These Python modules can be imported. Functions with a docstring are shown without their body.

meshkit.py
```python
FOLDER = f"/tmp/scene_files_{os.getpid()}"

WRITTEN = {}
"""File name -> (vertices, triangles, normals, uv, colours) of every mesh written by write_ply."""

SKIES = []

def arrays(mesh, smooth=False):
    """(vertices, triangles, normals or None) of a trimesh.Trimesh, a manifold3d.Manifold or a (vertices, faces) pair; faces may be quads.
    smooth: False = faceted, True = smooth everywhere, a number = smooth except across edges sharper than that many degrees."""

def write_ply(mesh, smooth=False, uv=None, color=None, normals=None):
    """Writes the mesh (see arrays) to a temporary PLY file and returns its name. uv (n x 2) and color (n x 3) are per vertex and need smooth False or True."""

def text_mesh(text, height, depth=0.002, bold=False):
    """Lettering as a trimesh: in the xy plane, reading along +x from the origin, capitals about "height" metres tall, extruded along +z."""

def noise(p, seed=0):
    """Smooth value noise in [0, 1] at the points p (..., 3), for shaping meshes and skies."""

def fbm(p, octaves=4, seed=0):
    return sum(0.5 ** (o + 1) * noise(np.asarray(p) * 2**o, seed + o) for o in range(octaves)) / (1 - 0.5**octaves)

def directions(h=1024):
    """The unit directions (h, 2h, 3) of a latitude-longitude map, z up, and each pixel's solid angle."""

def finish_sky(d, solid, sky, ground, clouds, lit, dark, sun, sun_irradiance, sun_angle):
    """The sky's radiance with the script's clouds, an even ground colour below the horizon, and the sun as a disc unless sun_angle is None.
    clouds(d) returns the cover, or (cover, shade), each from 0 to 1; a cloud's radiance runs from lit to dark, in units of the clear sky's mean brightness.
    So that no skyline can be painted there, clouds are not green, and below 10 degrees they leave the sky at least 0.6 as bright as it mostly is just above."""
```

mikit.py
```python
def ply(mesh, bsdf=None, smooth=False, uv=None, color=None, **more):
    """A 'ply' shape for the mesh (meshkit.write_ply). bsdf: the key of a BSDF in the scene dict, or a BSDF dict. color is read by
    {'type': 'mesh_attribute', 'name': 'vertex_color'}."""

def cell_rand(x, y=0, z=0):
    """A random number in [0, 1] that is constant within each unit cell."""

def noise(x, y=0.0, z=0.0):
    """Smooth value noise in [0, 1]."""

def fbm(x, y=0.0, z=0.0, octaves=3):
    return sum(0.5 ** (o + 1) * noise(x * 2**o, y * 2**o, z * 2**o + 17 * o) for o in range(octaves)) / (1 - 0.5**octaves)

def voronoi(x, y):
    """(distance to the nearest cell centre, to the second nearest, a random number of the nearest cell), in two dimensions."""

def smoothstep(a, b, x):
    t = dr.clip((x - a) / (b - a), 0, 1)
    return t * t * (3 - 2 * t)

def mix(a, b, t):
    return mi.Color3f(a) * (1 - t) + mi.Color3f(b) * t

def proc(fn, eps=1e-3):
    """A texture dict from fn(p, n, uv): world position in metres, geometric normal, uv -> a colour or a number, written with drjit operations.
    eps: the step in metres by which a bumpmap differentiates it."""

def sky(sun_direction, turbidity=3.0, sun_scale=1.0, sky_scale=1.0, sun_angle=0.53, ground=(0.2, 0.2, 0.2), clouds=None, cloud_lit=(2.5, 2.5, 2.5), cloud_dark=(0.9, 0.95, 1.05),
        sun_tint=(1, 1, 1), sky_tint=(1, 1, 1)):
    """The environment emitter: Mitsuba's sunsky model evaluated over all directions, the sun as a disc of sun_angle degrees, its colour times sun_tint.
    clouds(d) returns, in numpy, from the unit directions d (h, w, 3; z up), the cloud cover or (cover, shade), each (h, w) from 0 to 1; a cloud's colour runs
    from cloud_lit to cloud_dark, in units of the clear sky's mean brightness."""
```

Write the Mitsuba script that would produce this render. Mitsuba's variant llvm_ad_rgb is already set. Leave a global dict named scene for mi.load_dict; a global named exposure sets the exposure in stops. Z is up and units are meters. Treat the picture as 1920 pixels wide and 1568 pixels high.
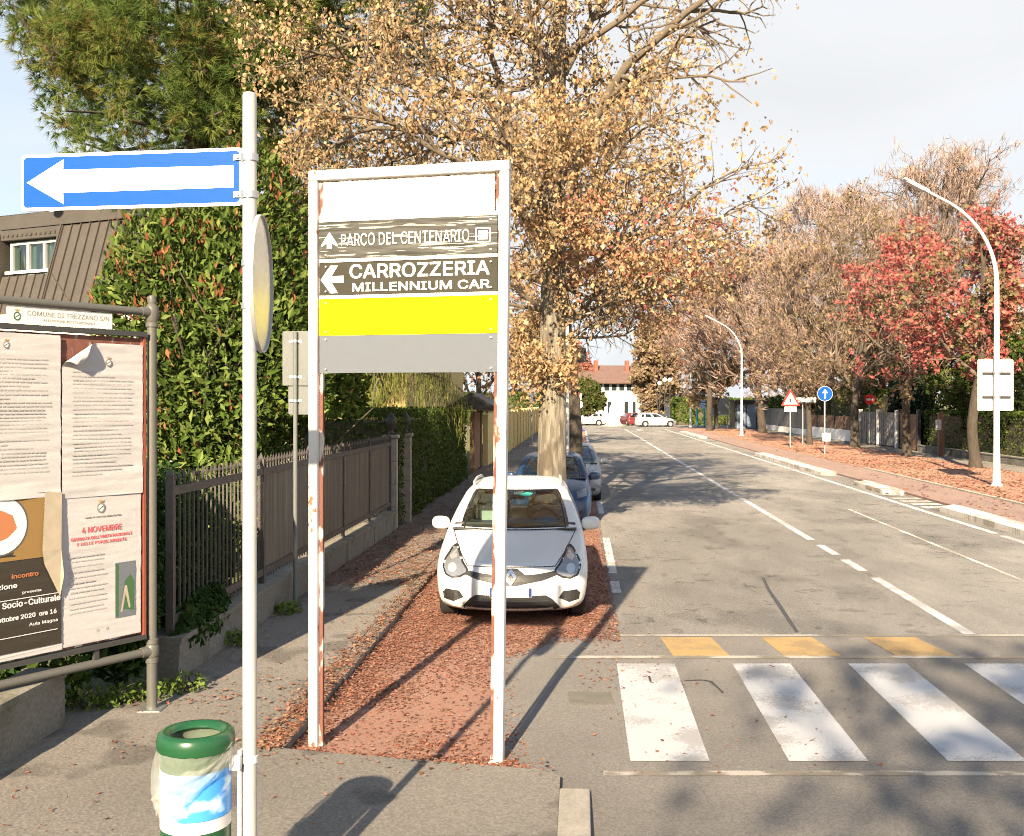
import math
import numpy as np
import trimesh
import drjit as dr
import mitsuba as mi
import shapely
from shapely.geometry import Polygon, Point, LineString, box as sbox
from shapely import affinity
from scipy.interpolate import PchipInterpolator
import manifold3d
import mikit
import meshkit
from mikit import proc, noise, fbm, voronoi, cell_rand, smoothstep, mix

T = mi.ScalarTransform4f
scene, labels = {}, {}

# ------------------------------------------------------------------ camera, sky, exposure
EYE = 2.5                                     # camera on the roof of a passing car
scene['camera'] = {
    'type': 'perspective', 'fov': 51.28, 'fov_axis': 'x', 'near_clip': 0.1, 'far_clip': 4000.0,
    'principal_point_offset_x': 0.0, 'principal_point_offset_y': 0.0185,
    'to_world': T().look_at(origin=[0, 0, EYE], target=[0, 10, EYE], up=[0, 0, 1]),
}
SUN = (-0.209, -0.884, 0.418)                 # low, behind the camera and a little to its left


def cloud_cover(d):
    p = d / np.maximum(d[..., 2:3], 0.06)
    p = np.concatenate([p[..., :2] * 0.55, d[..., 2:3] * 2], -1)
    big = meshkit.fbm(p * 0.8 + 3.1, 4, seed=5)
    thin = meshkit.fbm(p * 2.1 + 9.0, 5, seed=8)
    cover = np.clip(1.02 + 1.0 * (big - 0.52) + 0.5 * (thin - 0.5), 0, 1)
    shade = np.clip(0.35 + 0.9 * (thin - 0.5) + 0.6 * (big - 0.5), 0, 1)
    high = np.clip((d[..., 2] - 0.40) / 0.35, 0, 1)             # the veil of cloud lies low; overhead it is broken
    cover = np.clip(cover - high * (0.35 + 0.9 * thin), 0, 1)
    # blue gaps towards the west (left) part of the sky
    west = np.clip((-d[..., 0] - 0.05) / 0.5, 0, 1)
    return np.clip(cover - 0.55 * west * (0.4 + thin), 0, 1), shade


scene['sky'] = mikit.sky(SUN, turbidity=3.0, sun_scale=1.4, sky_scale=1.0, clouds=cloud_cover,
                         cloud_lit=(1.66, 1.69, 1.73), cloud_dark=(1.36, 1.40, 1.45), sun_tint=(0.94, 1.0, 1.11))
exposure = 2.95

# ------------------------------------------------------------------ naming and bookkeeping
_used = set()


def numbered(key):
    k, n = key, 0
    while k in _used:
        n += 1
        k = f'{key}_{n:03d}'
    _used.add(k)
    return k


def thing(name, label=None, cat=None, group=None, kind=None):
    key = numbered(name)
    if label or kind:
        tag(key, label, cat, group, kind)
    return key


def tag(key, label=None, cat=None, group=None, kind=None):
    e = labels.setdefault(key, {})
    for k, v in (('label', label), ('category', cat), ('group', group), ('kind', kind)):
        if v:
            e[k] = v
    return key


def obj(name, mesh, bsdf, parent=None, smooth=False, color=None, label=None, kind=None, M=None, uv=None):
    key = numbered(f'{parent}__{name}' if parent else name)
    d = mikit.ply(mesh, bsdf, smooth=smooth, color=color, uv=uv)
    if M is not None:
        d['to_world'] = T(np.asarray(M, float).tolist())
    scene[key] = d
    if label or kind:
        tag(key, label=label, kind=kind)
    return key


def struct(name, mesh, bsdf, label, smooth=False, color=None):
    key = obj(name, mesh, bsdf, None, smooth, color)
    return tag(key, label, None, None, 'structure')


# ------------------------------------------------------------------ mesh helpers
def cat(ms):
    ms = [m for m in ms if m is not None and len(m.faces)]
    return trimesh.util.concatenate(ms) if len(ms) > 1 else ms[0]


def bx(x0, x1, y0, y1, z0, z1):
    m = trimesh.creation.box((x1 - x0, y1 - y0, z1 - z0))
    m.apply_translation(((x0 + x1) / 2, (y0 + y1) / 2, (z0 + z1) / 2))
    return m


def rbox(x0, x1, y0, y1, z0, z1, r=0.01, n=8):
    """A box with rounded edges: the hull of eight small spheres."""
    s = manifold3d.Manifold.sphere(r, n)
    pts = [s.translate((x, y, z)) for x in (x0 + r, x1 - r) for y in (y0 + r, y1 - r) for z in (z0 + r, z1 - r)]
    return man(manifold3d.Manifold.batch_hull(pts))


def man(m):
    q = m.to_mesh()
    return trimesh.Trimesh(np.array(q.vert_properties[:, :3]), np.array(q.tri_verts), process=False)


def to_man(t):
    return manifold3d.Manifold(manifold3d.Mesh(np.asarray(t.vertices, np.float32), np.asarray(t.faces, np.uint32)))


def tube(points, radii, sides=8, cap=True):
    p = np.asarray(points, float)
    r = np.broadcast_to(np.asarray(radii, float), (len(p),))
    t = np.gradient(p, axis=0)
    t /= np.linalg.norm(t, axis=1, keepdims=True) + 1e-12
    ref = np.array([0, 0, 1.0]) if abs(t[:, 2]).mean() < 0.8 else np.array([1.0, 0, 0])
    a = np.cross(t, ref)
    a /= np.linalg.norm(a, axis=1, keepdims=True) + 1e-12
    b = np.cross(t, a)
    ang = np.arange(sides) * 2 * np.pi / sides
    v = p[:, None] + r[:, None, None] * (np.cos(ang)[None, :, None] * a[:, None] + np.sin(ang)[None, :, None] * b[:, None])
    n = len(p)
    i, j = np.meshgrid(np.arange(n - 1), np.arange(sides), indexing='ij')
    q = np.stack([i * sides + j, i * sides + (j + 1) % sides, (i + 1) * sides + (j + 1) % sides, (i + 1) * sides + j], -1).reshape(-1, 4)
    f = np.vstack([q[:, [0, 2, 1]], q[:, [0, 3, 2]]])
    v = v.reshape(-1, 3)
    if cap:
        v = np.vstack([v, p[:1], p[-1:]])
        k = np.arange(sides)
        f = np.vstack([f, np.stack([k, (k + 1) % sides, k * 0 + n * sides], 1), np.stack([(k + 1) % sides, k, k * 0 + n * sides + 1], 1) + [(n - 1) * sides, (n - 1) * sides, 0]])
    return trimesh.Trimesh(v, f, process=False)


def cyl(p0, p1, r0, r1=None, n=16):
    return tube([p0, p1], [r0, r0 if r1 is None else r1], n)


def lathe(profile, n=32, origin=(0, 0, 0)):
    m = trimesh.creation.revolve(np.asarray(profile, float), sections=n)
    m.apply_translation(origin)
    return m


def ext(poly, depth, z=0.0):
    """Extrudes a shapely polygon (or several) along +z from z."""
    parts = [trimesh.creation.extrude_polygon(g, depth, engine='earcut') for g in getattr(poly, 'geoms', [poly]) if g.area > 1e-9]
    m = cat(parts)
    m.apply_translation((0, 0, z))
    return m


def rrect(x0, x1, y0, y1, r=0.02):
    return sbox(x0 + r, y0 + r, x1 - r, y1 - r).buffer(r, quad_segs=6)


def frame(origin, ex, up=(0, 0, 1)):
    """A matrix that takes (right, up, outwards) to the place of a sign that stands there."""
    ex = np.asarray(ex, float) / np.linalg.norm(ex)
    up = np.asarray(up, float)
    M = np.eye(4)
    M[:3, 0], M[:3, 1], M[:3, 2], M[:3, 3] = ex, up, np.cross(ex, up), origin
    return M


def tf(mesh, M):
    m = mesh.copy()
    m.apply_transform(M)
    return m


def text(s, height, depth=0.002, x=0, y=0, z=0, width=None, bold=False, center=False):
    m = meshkit.text_mesh(s, height, depth, bold)
    if width is not None:
        m.apply_scale((width / m.extents[0], 1, 1))
    b = m.bounds
    m.apply_translation((x - (b[0, 0] + b[1, 0]) / 2 if center else x - b[0, 0], y, z))
    return m


SLOPE = 0.064                                  # the street runs slightly to the right of straight ahead


def P(v, y, z=0.0):
    """A point of the street: v metres to the right of the line through the camera that runs along it, y metres ahead."""
    return np.array([v + SLOPE * y, y, z])


def quad_strip(rows, z=0.0):
    """A sheet from rows of (v0, v1, y): quads between successive rows."""
    v, f = [], []
    for a, b, y in rows:
        v += [P(a, y, z), P(b, y, z)]
    for i in range(len(rows) - 1):
        f.append([2 * i, 2 * i + 1, 2 * i + 3, 2 * i + 2])
    return trimesh.Trimesh(np.array(v), np.array([[q[0], q[1], q[2]] for q in f] + [[q[0], q[2], q[3]] for q in f]), process=False)


def prism(poly, z0, z1):
    """An upright block over the ground outline poly (x, y)."""
    return ext(Polygon(poly), z1 - z0, z0)


def along(v0, v1, y0, y1, z0, z1):
    """A block parallel to the street."""
    return prism([P(v0, y0)[:2], P(v1, y0)[:2], P(v1, y1)[:2], P(v0, y1)[:2]], z0, z1)


# ------------------------------------------------------------------ materials
def rgb(*c):
    return {'type': 'rgb', 'value': list(c)}


def mat(key, c, rough=0.6, metal=0.0, two=True, spec=0.5, **more):
    b = {'type': 'principled', 'base_color': c if isinstance(c, dict) else rgb(*c), 'roughness': rough, 'metallic': metal, 'specular': spec, **more}
    scene[key] = {'type': 'twosided', 'bsdf': b} if two else b
    return key


def pmat(key, fn, rough=0.7, metal=0.0, bump=None, **more):
    b = {'type': 'principled', 'base_color': proc(fn), 'roughness': rough, 'metallic': metal, **more}
    if bump is not None:
        b = {'type': 'bumpmap', 'arbitrary': proc(bump[0]), 'scale': bump[1], 'bsdf': b}
    scene[key] = {'type': 'twosided', 'bsdf': b}
    return key


mat('m_white', (0.60, 0.60, 0.595), 0.35)
mat('m_white_matt', (0.66, 0.655, 0.635), 0.7)
mat('m_black', (0.02, 0.02, 0.02), 0.5)
mat('m_dark', (0.045, 0.045, 0.045), 0.5)
mat('m_rubber', (0.025, 0.025, 0.026), 0.8)
mat('m_steel', (0.55, 0.56, 0.57), 0.42, 0.85)
mat('m_chrome', (0.8, 0.8, 0.82), 0.12, 1.0)
mat('m_grey_paint', (0.34, 0.35, 0.35), 0.5)
mat('m_olive_paint', (0.105, 0.103, 0.092), 0.45)
mat('m_sign_blue', (0.006, 0.078, 0.35), 0.45, spec=0.15)
mat('m_sign_white', (0.70, 0.70, 0.70), 0.35)
mat('m_sign_red', (0.55, 0.03, 0.03), 0.35)
mat('m_yellow_panel', (0.72, 0.66, 0.002), 0.7, spec=0.1)
mat('m_grey_panel', (0.138, 0.153, 0.178), 0.8, spec=0.1)
mat('m_bin_green', (0.014, 0.075, 0.030), 0.28)
mat('m_red_lamp', (0.45, 0.02, 0.02), 0.2)
mat('m_lens', (0.62, 0.64, 0.66), 0.1, 0.6)
mat('m_car_white', (0.60, 0.595, 0.58), 0.22, clearcoat=1.0, clearcoat_gloss=0.95)
mat('m_car_blue', (0.016, 0.046, 0.115), 0.25, clearcoat=1.0, clearcoat_gloss=0.95)
mat('m_car_grey', (0.16, 0.18, 0.21), 0.25, clearcoat=1.0, clearcoat_gloss=0.95)
mat('m_car_purple', (0.075, 0.06, 0.22), 0.25, clearcoat=1.0, clearcoat_gloss=0.95)
mat('m_car_red', (0.16, 0.025, 0.03), 0.25, clearcoat=1.0, clearcoat_gloss=0.95)
mat('m_seat', (0.06, 0.06, 0.062), 0.9)
pmat('m_paper', lambda p, n, uv: mix((0.415, 0.40, 0.405), (0.475, 0.46, 0.462), fbm(p.x * 6, p.y * 6, p.z * 9, 4)), 0.85)
mat('m_red_print', (0.62, 0.09, 0.10), 0.85)
mat('m_dark_print', (0.08, 0.08, 0.08), 0.85)
mat('m_grey_print', (0.20, 0.19, 0.18), 0.85)
mat('m_brown_print', (0.035, 0.028, 0.02), 0.55)
mat('m_ochre_print', (0.25, 0.15, 0.05), 0.6)
pmat('m_beige_paper', lambda p, n, uv: mix((0.30, 0.255, 0.19), (0.40, 0.345, 0.265), fbm(p.x * 22, p.y * 22, p.z * 14, 4)), 0.9)
mat('m_green_print', (0.045, 0.11, 0.045), 0.8)
mat('m_gold_print', (0.38, 0.25, 0.07), 0.6)
mat('m_orange_print', (0.42, 0.16, 0.07), 0.7)
mat('m_turquoise', (0.04, 0.30, 0.38), 0.4)
mat('m_skyblue', (0.25, 0.55, 0.78), 0.4)
mat('m_plaster', (0.70, 0.68, 0.63), 0.9)
mat('m_plaster_yellow', (0.58, 0.46, 0.20), 0.9)
mat('m_globe', (0.75, 0.73, 0.60), 0.3)
mat('m_shutter', (0.22, 0.15, 0.10), 0.7)
mat('m_window_dark', (0.03, 0.04, 0.05), 0.06)
mat('m_curtain', (0.24, 0.30, 0.30), 0.8)
scene['m_glass'] = {'type': 'thindielectric', 'int_ior': 1.5, 'specular_transmittance': rgb(0.62, 0.70, 0.66)}
mat('m_mirror_metal', (0.66, 0.66, 0.65), 0.42, 0.9)
scene['m_bag'] = {'type': 'blendbsdf', 'weight': 0.27, 'a': {'type': 'thindielectric', 'int_ior': 1.45},
                  'b': {'type': 'principledthin', 'base_color': rgb(0.80, 0.78, 0.70), 'roughness': 0.25, 'diff_trans': 1.0}}


def leaf_mat(key, rough=0.5, trans=0.7):
    scene[key] = {'type': 'principledthin', 'base_color': {'type': 'mesh_attribute', 'name': 'vertex_color'}, 'roughness': rough, 'diff_trans': trans, 'eta': 1.4}
    return key


leaf_mat('m_leaf')
leaf_mat('m_leaf_glossy', 0.22, 0.4)
scene['m_litter'] = {'type': 'twosided', 'bsdf': {'type': 'diffuse', 'reflectance': {'type': 'mesh_attribute', 'name': 'vertex_color'}}}


def f_asphalt(p, n, uv):
    g = fbm(p.x * 0.7, p.y * 0.35, 0, 4)
    s = noise(p.x * 90, p.y * 90)
    w = fbm(p.x * 4.0 + 7, p.y * 1.4, 0, 3)
    st = smoothstep(0.60, 0.70, fbm(p.x * 1.3 + 31, p.y * 0.8, 0, 4)) * 0.14 + smoothstep(0.70, 0.76, fbm(p.x * 5 + 3, p.y * 5, 0, 3)) * 0.22
    t = 0.64 + 0.38 * g + 0.42 * (s - 0.5) + 0.24 * (w - 0.5) - st
    return mix((0.170, 0.160, 0.149), (0.228, 0.214, 0.199), g) * t


pmat('m_asphalt', f_asphalt, 0.85, bump=(lambda p, n, uv: noise(p.x * 70, p.y * 70), 0.004))


def f_table(p, n, uv):
    g = fbm(p.x * 1.1 + 3, p.y * 1.1, 0, 4)
    s = noise(p.x * 90, p.y * 90)
    return mix((0.120, 0.111, 0.102), (0.185, 0.170, 0.155), g) * (0.8 + 0.4 * s)


pmat('m_table', f_table, 0.85)


def f_walk(p, n, uv):
    g = fbm(p.x * 0.9 + 11, p.y * 0.9, 0, 4)
    s = noise(p.x * 80, p.y * 80)
    st = smoothstep(0.60, 0.75, fbm(p.x * 2.3, p.y * 2.3 + 40, 0, 4))
    c = mix((0.128, 0.116, 0.103), (0.185, 0.168, 0.148), g) * (0.78 + 0.44 * s)
    return c * (1 - 0.35 * st)


pmat('m_walk', f_walk, 0.9, bump=(lambda p, n, uv: noise(p.x * 60, p.y * 60), 0.004))


def f_bay(p, n, uv):
    g = fbm(p.x * 1.3 + 5, p.y * 1.3, 0, 4)
    s = fbm(p.x * 38, p.y * 38, 0, 2)
    c = mix((0.200, 0.110, 0.082), (0.255, 0.152, 0.115), g)
    return mix(c, (0.26, 0.105, 0.07), smoothstep(0.55, 0.75, s) * 0.6)


pmat('m_bay', f_bay, 0.95)


def f_path(p, n, uv):
    g = fbm(p.x * 0.8 + 2, p.y * 0.8, 0, 3)
    s = noise(p.x * 30, p.y * 30)
    return mix((0.165, 0.112, 0.096), (0.215, 0.152, 0.130), g) * (0.85 + 0.3 * s)


pmat('m_path', f_path, 0.9)


def f_verge(p, n, uv):
    g = fbm(p.x * 0.6, p.y * 0.6, 0, 4)
    s = fbm(p.x * 9, p.y * 9, 0, 3)
    c = mix((0.275, 0.130, 0.098), (0.25, 0.155, 0.105), g)
    return mix(c, (0.09, 0.10, 0.035), smoothstep(0.58, 0.72, s) * 0.7)


pmat('m_verge', f_verge, 0.95)


def f_soil(p, n, uv):
    g = fbm(p.x * 0.2, p.y * 0.2, 0, 4)
    return mix((0.10, 0.09, 0.05), (0.07, 0.085, 0.035), g)


pmat('m_soil', f_soil, 0.95)


def f_paint(p, n, uv):
    w = fbm(p.x * 2.2, p.y * 2.2, 0, 5)
    s = noise(p.x * 70, p.y * 70)
    k = smoothstep(0.47, 0.66, w * 0.85 + s * 0.18)
    return mix((0.405, 0.41, 0.425), (0.265, 0.258, 0.255), k * 0.85)


pmat('m_paint', f_paint, 0.7)


def f_oldpaint(p, n, uv):
    w = fbm(p.x * 5, p.y * 2, 0, 4)
    s = noise(p.x * 60, p.y * 60)
    return mix((0.50, 0.48, 0.45), (0.26, 0.235, 0.20), smoothstep(0.42, 0.60, w * 0.75 + s * 0.25))


pmat('m_oldpaint', f_oldpaint, 0.75)


def f_yellowpaint(p, n, uv):
    w = fbm(p.x * 3, p.y * 3, 0, 4)
    s = noise(p.x * 70, p.y * 70)
    return mix((0.34, 0.225, 0.095), (0.25, 0.18, 0.095), smoothstep(0.42, 0.68, w * 0.75 + s * 0.25))


pmat('m_yellowpaint', f_yellowpaint, 0.75)


def f_postpaint(p, n, uv):
    w = fbm(p.x * 9, p.y * 9, p.z * 3.5, 4)
    s = fbm(p.x * 60, p.y * 60, p.z * 26, 3)
    k = smoothstep(0.665, 0.72, w * 0.7 + s * 0.34)
    return mix(mix((0.585, 0.58, 0.565), (0.50, 0.485, 0.455), smoothstep(0.45, 0.7, w)), (0.22, 0.095, 0.055), k)


pmat('m_postpaint', f_postpaint, 0.45)


def f_rust(p, n, uv):
    w = fbm(p.x * 14, p.y * 14, p.z * 4.5, 4)
    s = fbm(p.x * 50, p.y * 50, p.z * 20, 3)
    c = mix((0.20, 0.085, 0.058), (0.125, 0.048, 0.036), s)
    return mix(c, (0.60, 0.55, 0.50), smoothstep(0.52, 0.62, w) * 0.85)


pmat('m_rust', f_rust, 0.85)


def f_wall(p, n, uv):
    g = fbm(p.x * 1.6, p.y * 1.6, p.z * 1.6, 4)
    s = noise(p.x * 45, p.y * 45, p.z * 45)
    st = smoothstep(0.5, 0.68, fbm(p.x * 4 + 9, p.y * 4, p.z * 1.2, 4))
    c = mix((0.135, 0.126, 0.108), (0.205, 0.192, 0.165), g) * (0.8 + 0.4 * s)
    return mix(c, (0.075, 0.075, 0.04), st * 0.6)


pmat('m_wall', f_wall, 0.95, bump=(lambda p, n, uv: fbm(p.x * 14, p.y * 14, p.z * 14, 3), 0.02))
pmat('m_stone', lambda p, n, uv: mix((0.22, 0.20, 0.17), (0.36, 0.33, 0.28), fbm(p.x * 9, p.y * 9, p.z * 9, 4)), 0.9)
pmat('m_kerb', lambda p, n, uv: mix((0.20, 0.185, 0.16), (0.33, 0.30, 0.26), fbm(p.x * 6, p.y * 6, p.z * 6, 4)) * (0.8 + 0.4 * noise(p.x * 70, p.y * 70, p.z * 70)), 0.9)
scene['m_reed'] = {'type': 'principledthin', 'base_color': proc(lambda p, n, uv: mix((0.27, 0.24, 0.20), (0.42, 0.38, 0.32), noise(p.x * 24, p.y * 24, p.z * 0.6)) * (0.8 + 0.4 * fbm(p.x * 30, p.y * 30, p.z * 1.5, 2))), 'roughness': 0.9, 'diff_trans': 1.2}
pmat('m_iron', lambda p, n, uv: mix((0.055, 0.05, 0.045), (0.10, 0.085, 0.075), fbm(p.x * 20, p.y * 20, p.z * 20, 3)), 0.6)
pmat('m_bark', lambda p, n, uv: mix((0.045, 0.036, 0.028), (0.105, 0.086, 0.066), fbm(p.x * 22, p.y * 22, p.z * 5, 4)), 0.95,
     bump=(lambda p, n, uv: fbm(p.x * 22, p.y * 22, p.z * 5, 3), 0.03))
pmat('m_plane_bark', lambda p, n, uv: mix(mix((0.115, 0.100, 0.078), (0.235, 0.208, 0.165), smoothstep(0.3, 0.7, fbm(p.x * 34, p.y * 34, p.z * 3.0, 4))), (0.085, 0.068, 0.05),
     smoothstep(0.55, 0.66, fbm(p.x * 6 + 4, p.y * 6, p.z * 2.0, 4)) * 0.75), 0.95, bump=(lambda p, n, uv: fbm(p.x * 26, p.y * 26, p.z * 3, 3), 0.03))
pmat('m_twig', lambda p, n, uv: mix((0.085, 0.066, 0.050), (0.17, 0.135, 0.10), noise(p.x * 3, p.y * 3, p.z * 3)), 0.95)
pmat('m_seam_roof', lambda p, n, uv: mix((0.060, 0.052, 0.045), (0.085, 0.074, 0.064), fbm(p.x * 3, p.y * 3, p.z * 3, 4)), 0.55)
pmat('m_tile_roof', lambda p, n, uv: mix((0.135, 0.085, 0.072), (0.20, 0.125, 0.105), fbm(p.x * 1.5, p.y * 1.5, p.z * 6, 4)), 0.85)
pmat('m_brickwork', lambda p, n, uv: mix((0.21, 0.075, 0.05), (0.32, 0.13, 0.09), fbm(p.x * 2, p.y * 2, p.z * 12, 3)), 0.9)
pmat('m_wood', lambda p, n, uv: mix((0.16, 0.09, 0.055), (0.26, 0.16, 0.10), fbm(p.x * 8, p.y * 8, p.z * 2, 3)), 0.8)
pmat('m_foil', lambda p, n, uv: mix((0.085, 0.082, 0.068), (0.15, 0.145, 0.125), fbm(p.x * 12, p.y * 12, p.z * 30, 4)), 0.5)
pmat('m_brown_panel', lambda p, n, uv: mix((0.038, 0.036, 0.027), (0.056, 0.053, 0.041), fbm(p.x * 9, p.y * 9, p.z * 9, 3)), 0.55, specular=0.12)
mat('m_headlamp', (0.30, 0.31, 0.325), 0.12, 0.5)
mat('m_sunshade', (0.42, 0.50, 0.42), 0.7)
mat('m_gate', (0.135, 0.14, 0.145), 0.5)
mat('m_kioskdoor', (0.16, 0.22, 0.32), 0.4)
mat('m_greyblue', (0.28, 0.34, 0.40), 0.6)
pmat('m_signback', lambda p, n, uv: mix((0.38, 0.38, 0.385), (0.54, 0.54, 0.54), fbm(p.x * 2.5, p.y, p.z * 2.5, 4)), 0.45)
mat('m_signgrey', (0.135, 0.145, 0.14), 0.55)
pmat('m_seamstrip', lambda p, n, uv: mix((0.33, 0.305, 0.27), (0.17, 0.15, 0.125), smoothstep(0.40, 0.60, fbm(p.x * 4, p.y * 9, 0, 4))), 0.85)
mat('m_notice_print', (0.36, 0.345, 0.34), 0.85)
mat('m_plate_blue', (0.01, 0.03, 0.14), 0.5)

# ------------------------------------------------------------------ the ground, the street and its markings
g = trimesh.creation.box((3000, 3000, 0.5))
g.apply_translation((0, 1200, -0.31))
struct('ground', g, 'm_soil', 'bare earth and grass around the street')

road = struct('road', cat([quad_strip([(-2.1, 8.9, -40), (-2.1, 8.9, 104)], 0.0), bx(-60, 90, 104, 118, -0.05, 0.0)]), 'm_asphalt', 'grey asphalt street with parked cars along its left edge')


def mark(name, rows, bsdf='m_paint', z=0.004):
    obj(name, quad_strip(rows, z), bsdf, road)


# raised crossing: flat top with a ramp on each side, low at its ends
def table_mesh():
    vs = np.array([-0.75, -0.15, 8.0, 8.6])
    hs = np.array([0.003, 0.06, 0.06, 0.003])
    ys = np.array([5.8, 6.95, 10.2, 11.4])
    ky = np.array([0.0, 1.0, 1.0, 0.0])
    v, f = [], []
    for j, y in enumerate(ys):
        for i, a in enumerate(vs):
            v.append(P(a + (0.25 if i < 2 and j < 2 else 0) - (0.12 if i < 2 and j > 1 else 0), y, 0.003 + (hs[i] - 0.003) * ky[j]))
    for j in range(3):
        for i in range(3):
            a = j * 4 + i
            f += [[a, a + 1, a + 5], [a, a + 5, a + 4]]
    return trimesh.Trimesh(np.array(v), np.array(f), process=False)


obj('raised_crossing', table_mesh(), 'm_table', road, label='low raised asphalt crossing with a ramp on each side')
for k in range(7):
    obj('zebra_stripe', quad_strip([(0.34 + 1.08 * k, 0.88 + 1.08 * k, 7.25), (0.34 + 1.08 * k, 0.88 + 1.08 * k, 9.96)], 0.064), 'm_paint', road)
for x0, x1 in ((1.55, 2.10), (2.62, 3.17), (3.71, 4.27)):
    v = np.array([(x0, 10.26, 0.062), (x1, 10.26, 0.062), (x1 + 0.01, 11.33, 0.0095), (x0 + 0.02, 11.33, 0.0095)])
    obj('yellow_ramp_mark', trimesh.Trimesh(v, np.array([[0, 1, 2], [0, 2, 3]]), process=False), 'm_yellowpaint', road)
for y, w, z in ((11.40, 0.07, 0.006), (10.17, 0.10, 0.0635), (6.97, 0.09, 0.0635)):
    obj('edge_strip', quad_strip([(-0.25 if y > 7 else 0.15, 8.0, y), (-0.25 if y > 7 else 0.15, 8.0, y + w)], z), 'm_seamstrip', road)
for y0, y1 in ((11.5, 15.2), (15.8, 16.95), (17.5, 18.7), (19.4, 28.0), (28.5, 30.0), (30.5, 36), (36.5, 42), (42.6, 48), (48.6, 54), (55, 61), (62, 68), (69, 76), (77, 84), (85, 92), (93, 101)):
    mark('centre_line', [(4.13, 4.27, y0), (4.13, 4.27, y1)])
for y0, y1 in ((14.0, 14.9), (15.6, 19.7), (24, 27), (33, 37), (47, 60), (62, 77), (80, 95)):
    mark('parking_line', [(0.41, 0.54, y0), (0.41, 0.54, y1)])
for y0, y1 in ((12, 20), (20.3, 40), (40.3, 70), (70.3, 100)):
    mark('right_edge_line', [(7.83, 7.99, y0), (7.83, 7.99, y1)])
mark('worn_line', [(6.15, 6.22, 12.0), (6.25, 6.32, 25.0)], 'm_oldpaint')
for y in np.arange(25.2, 28.4, 0.8):
    mark('bicycle_crossing_bar', [(8.15, 8.85, y), (8.15, 8.85, y + 0.42)], 'm_oldpaint')
for y0, y1 in ((81, 100),):
    mark('far_bar', [(5.2, 5.6, 96), (5.2, 5.6, 101)], 'm_oldpaint')
rng = np.random.default_rng(3)
pts = [np.array([(3.58), 15.2]), np.array([3.42, 14.2]), np.array([3.30, 13.2]), np.array([3.20, 12.4]), np.array([3.10, 11.6])]
v = []
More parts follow.
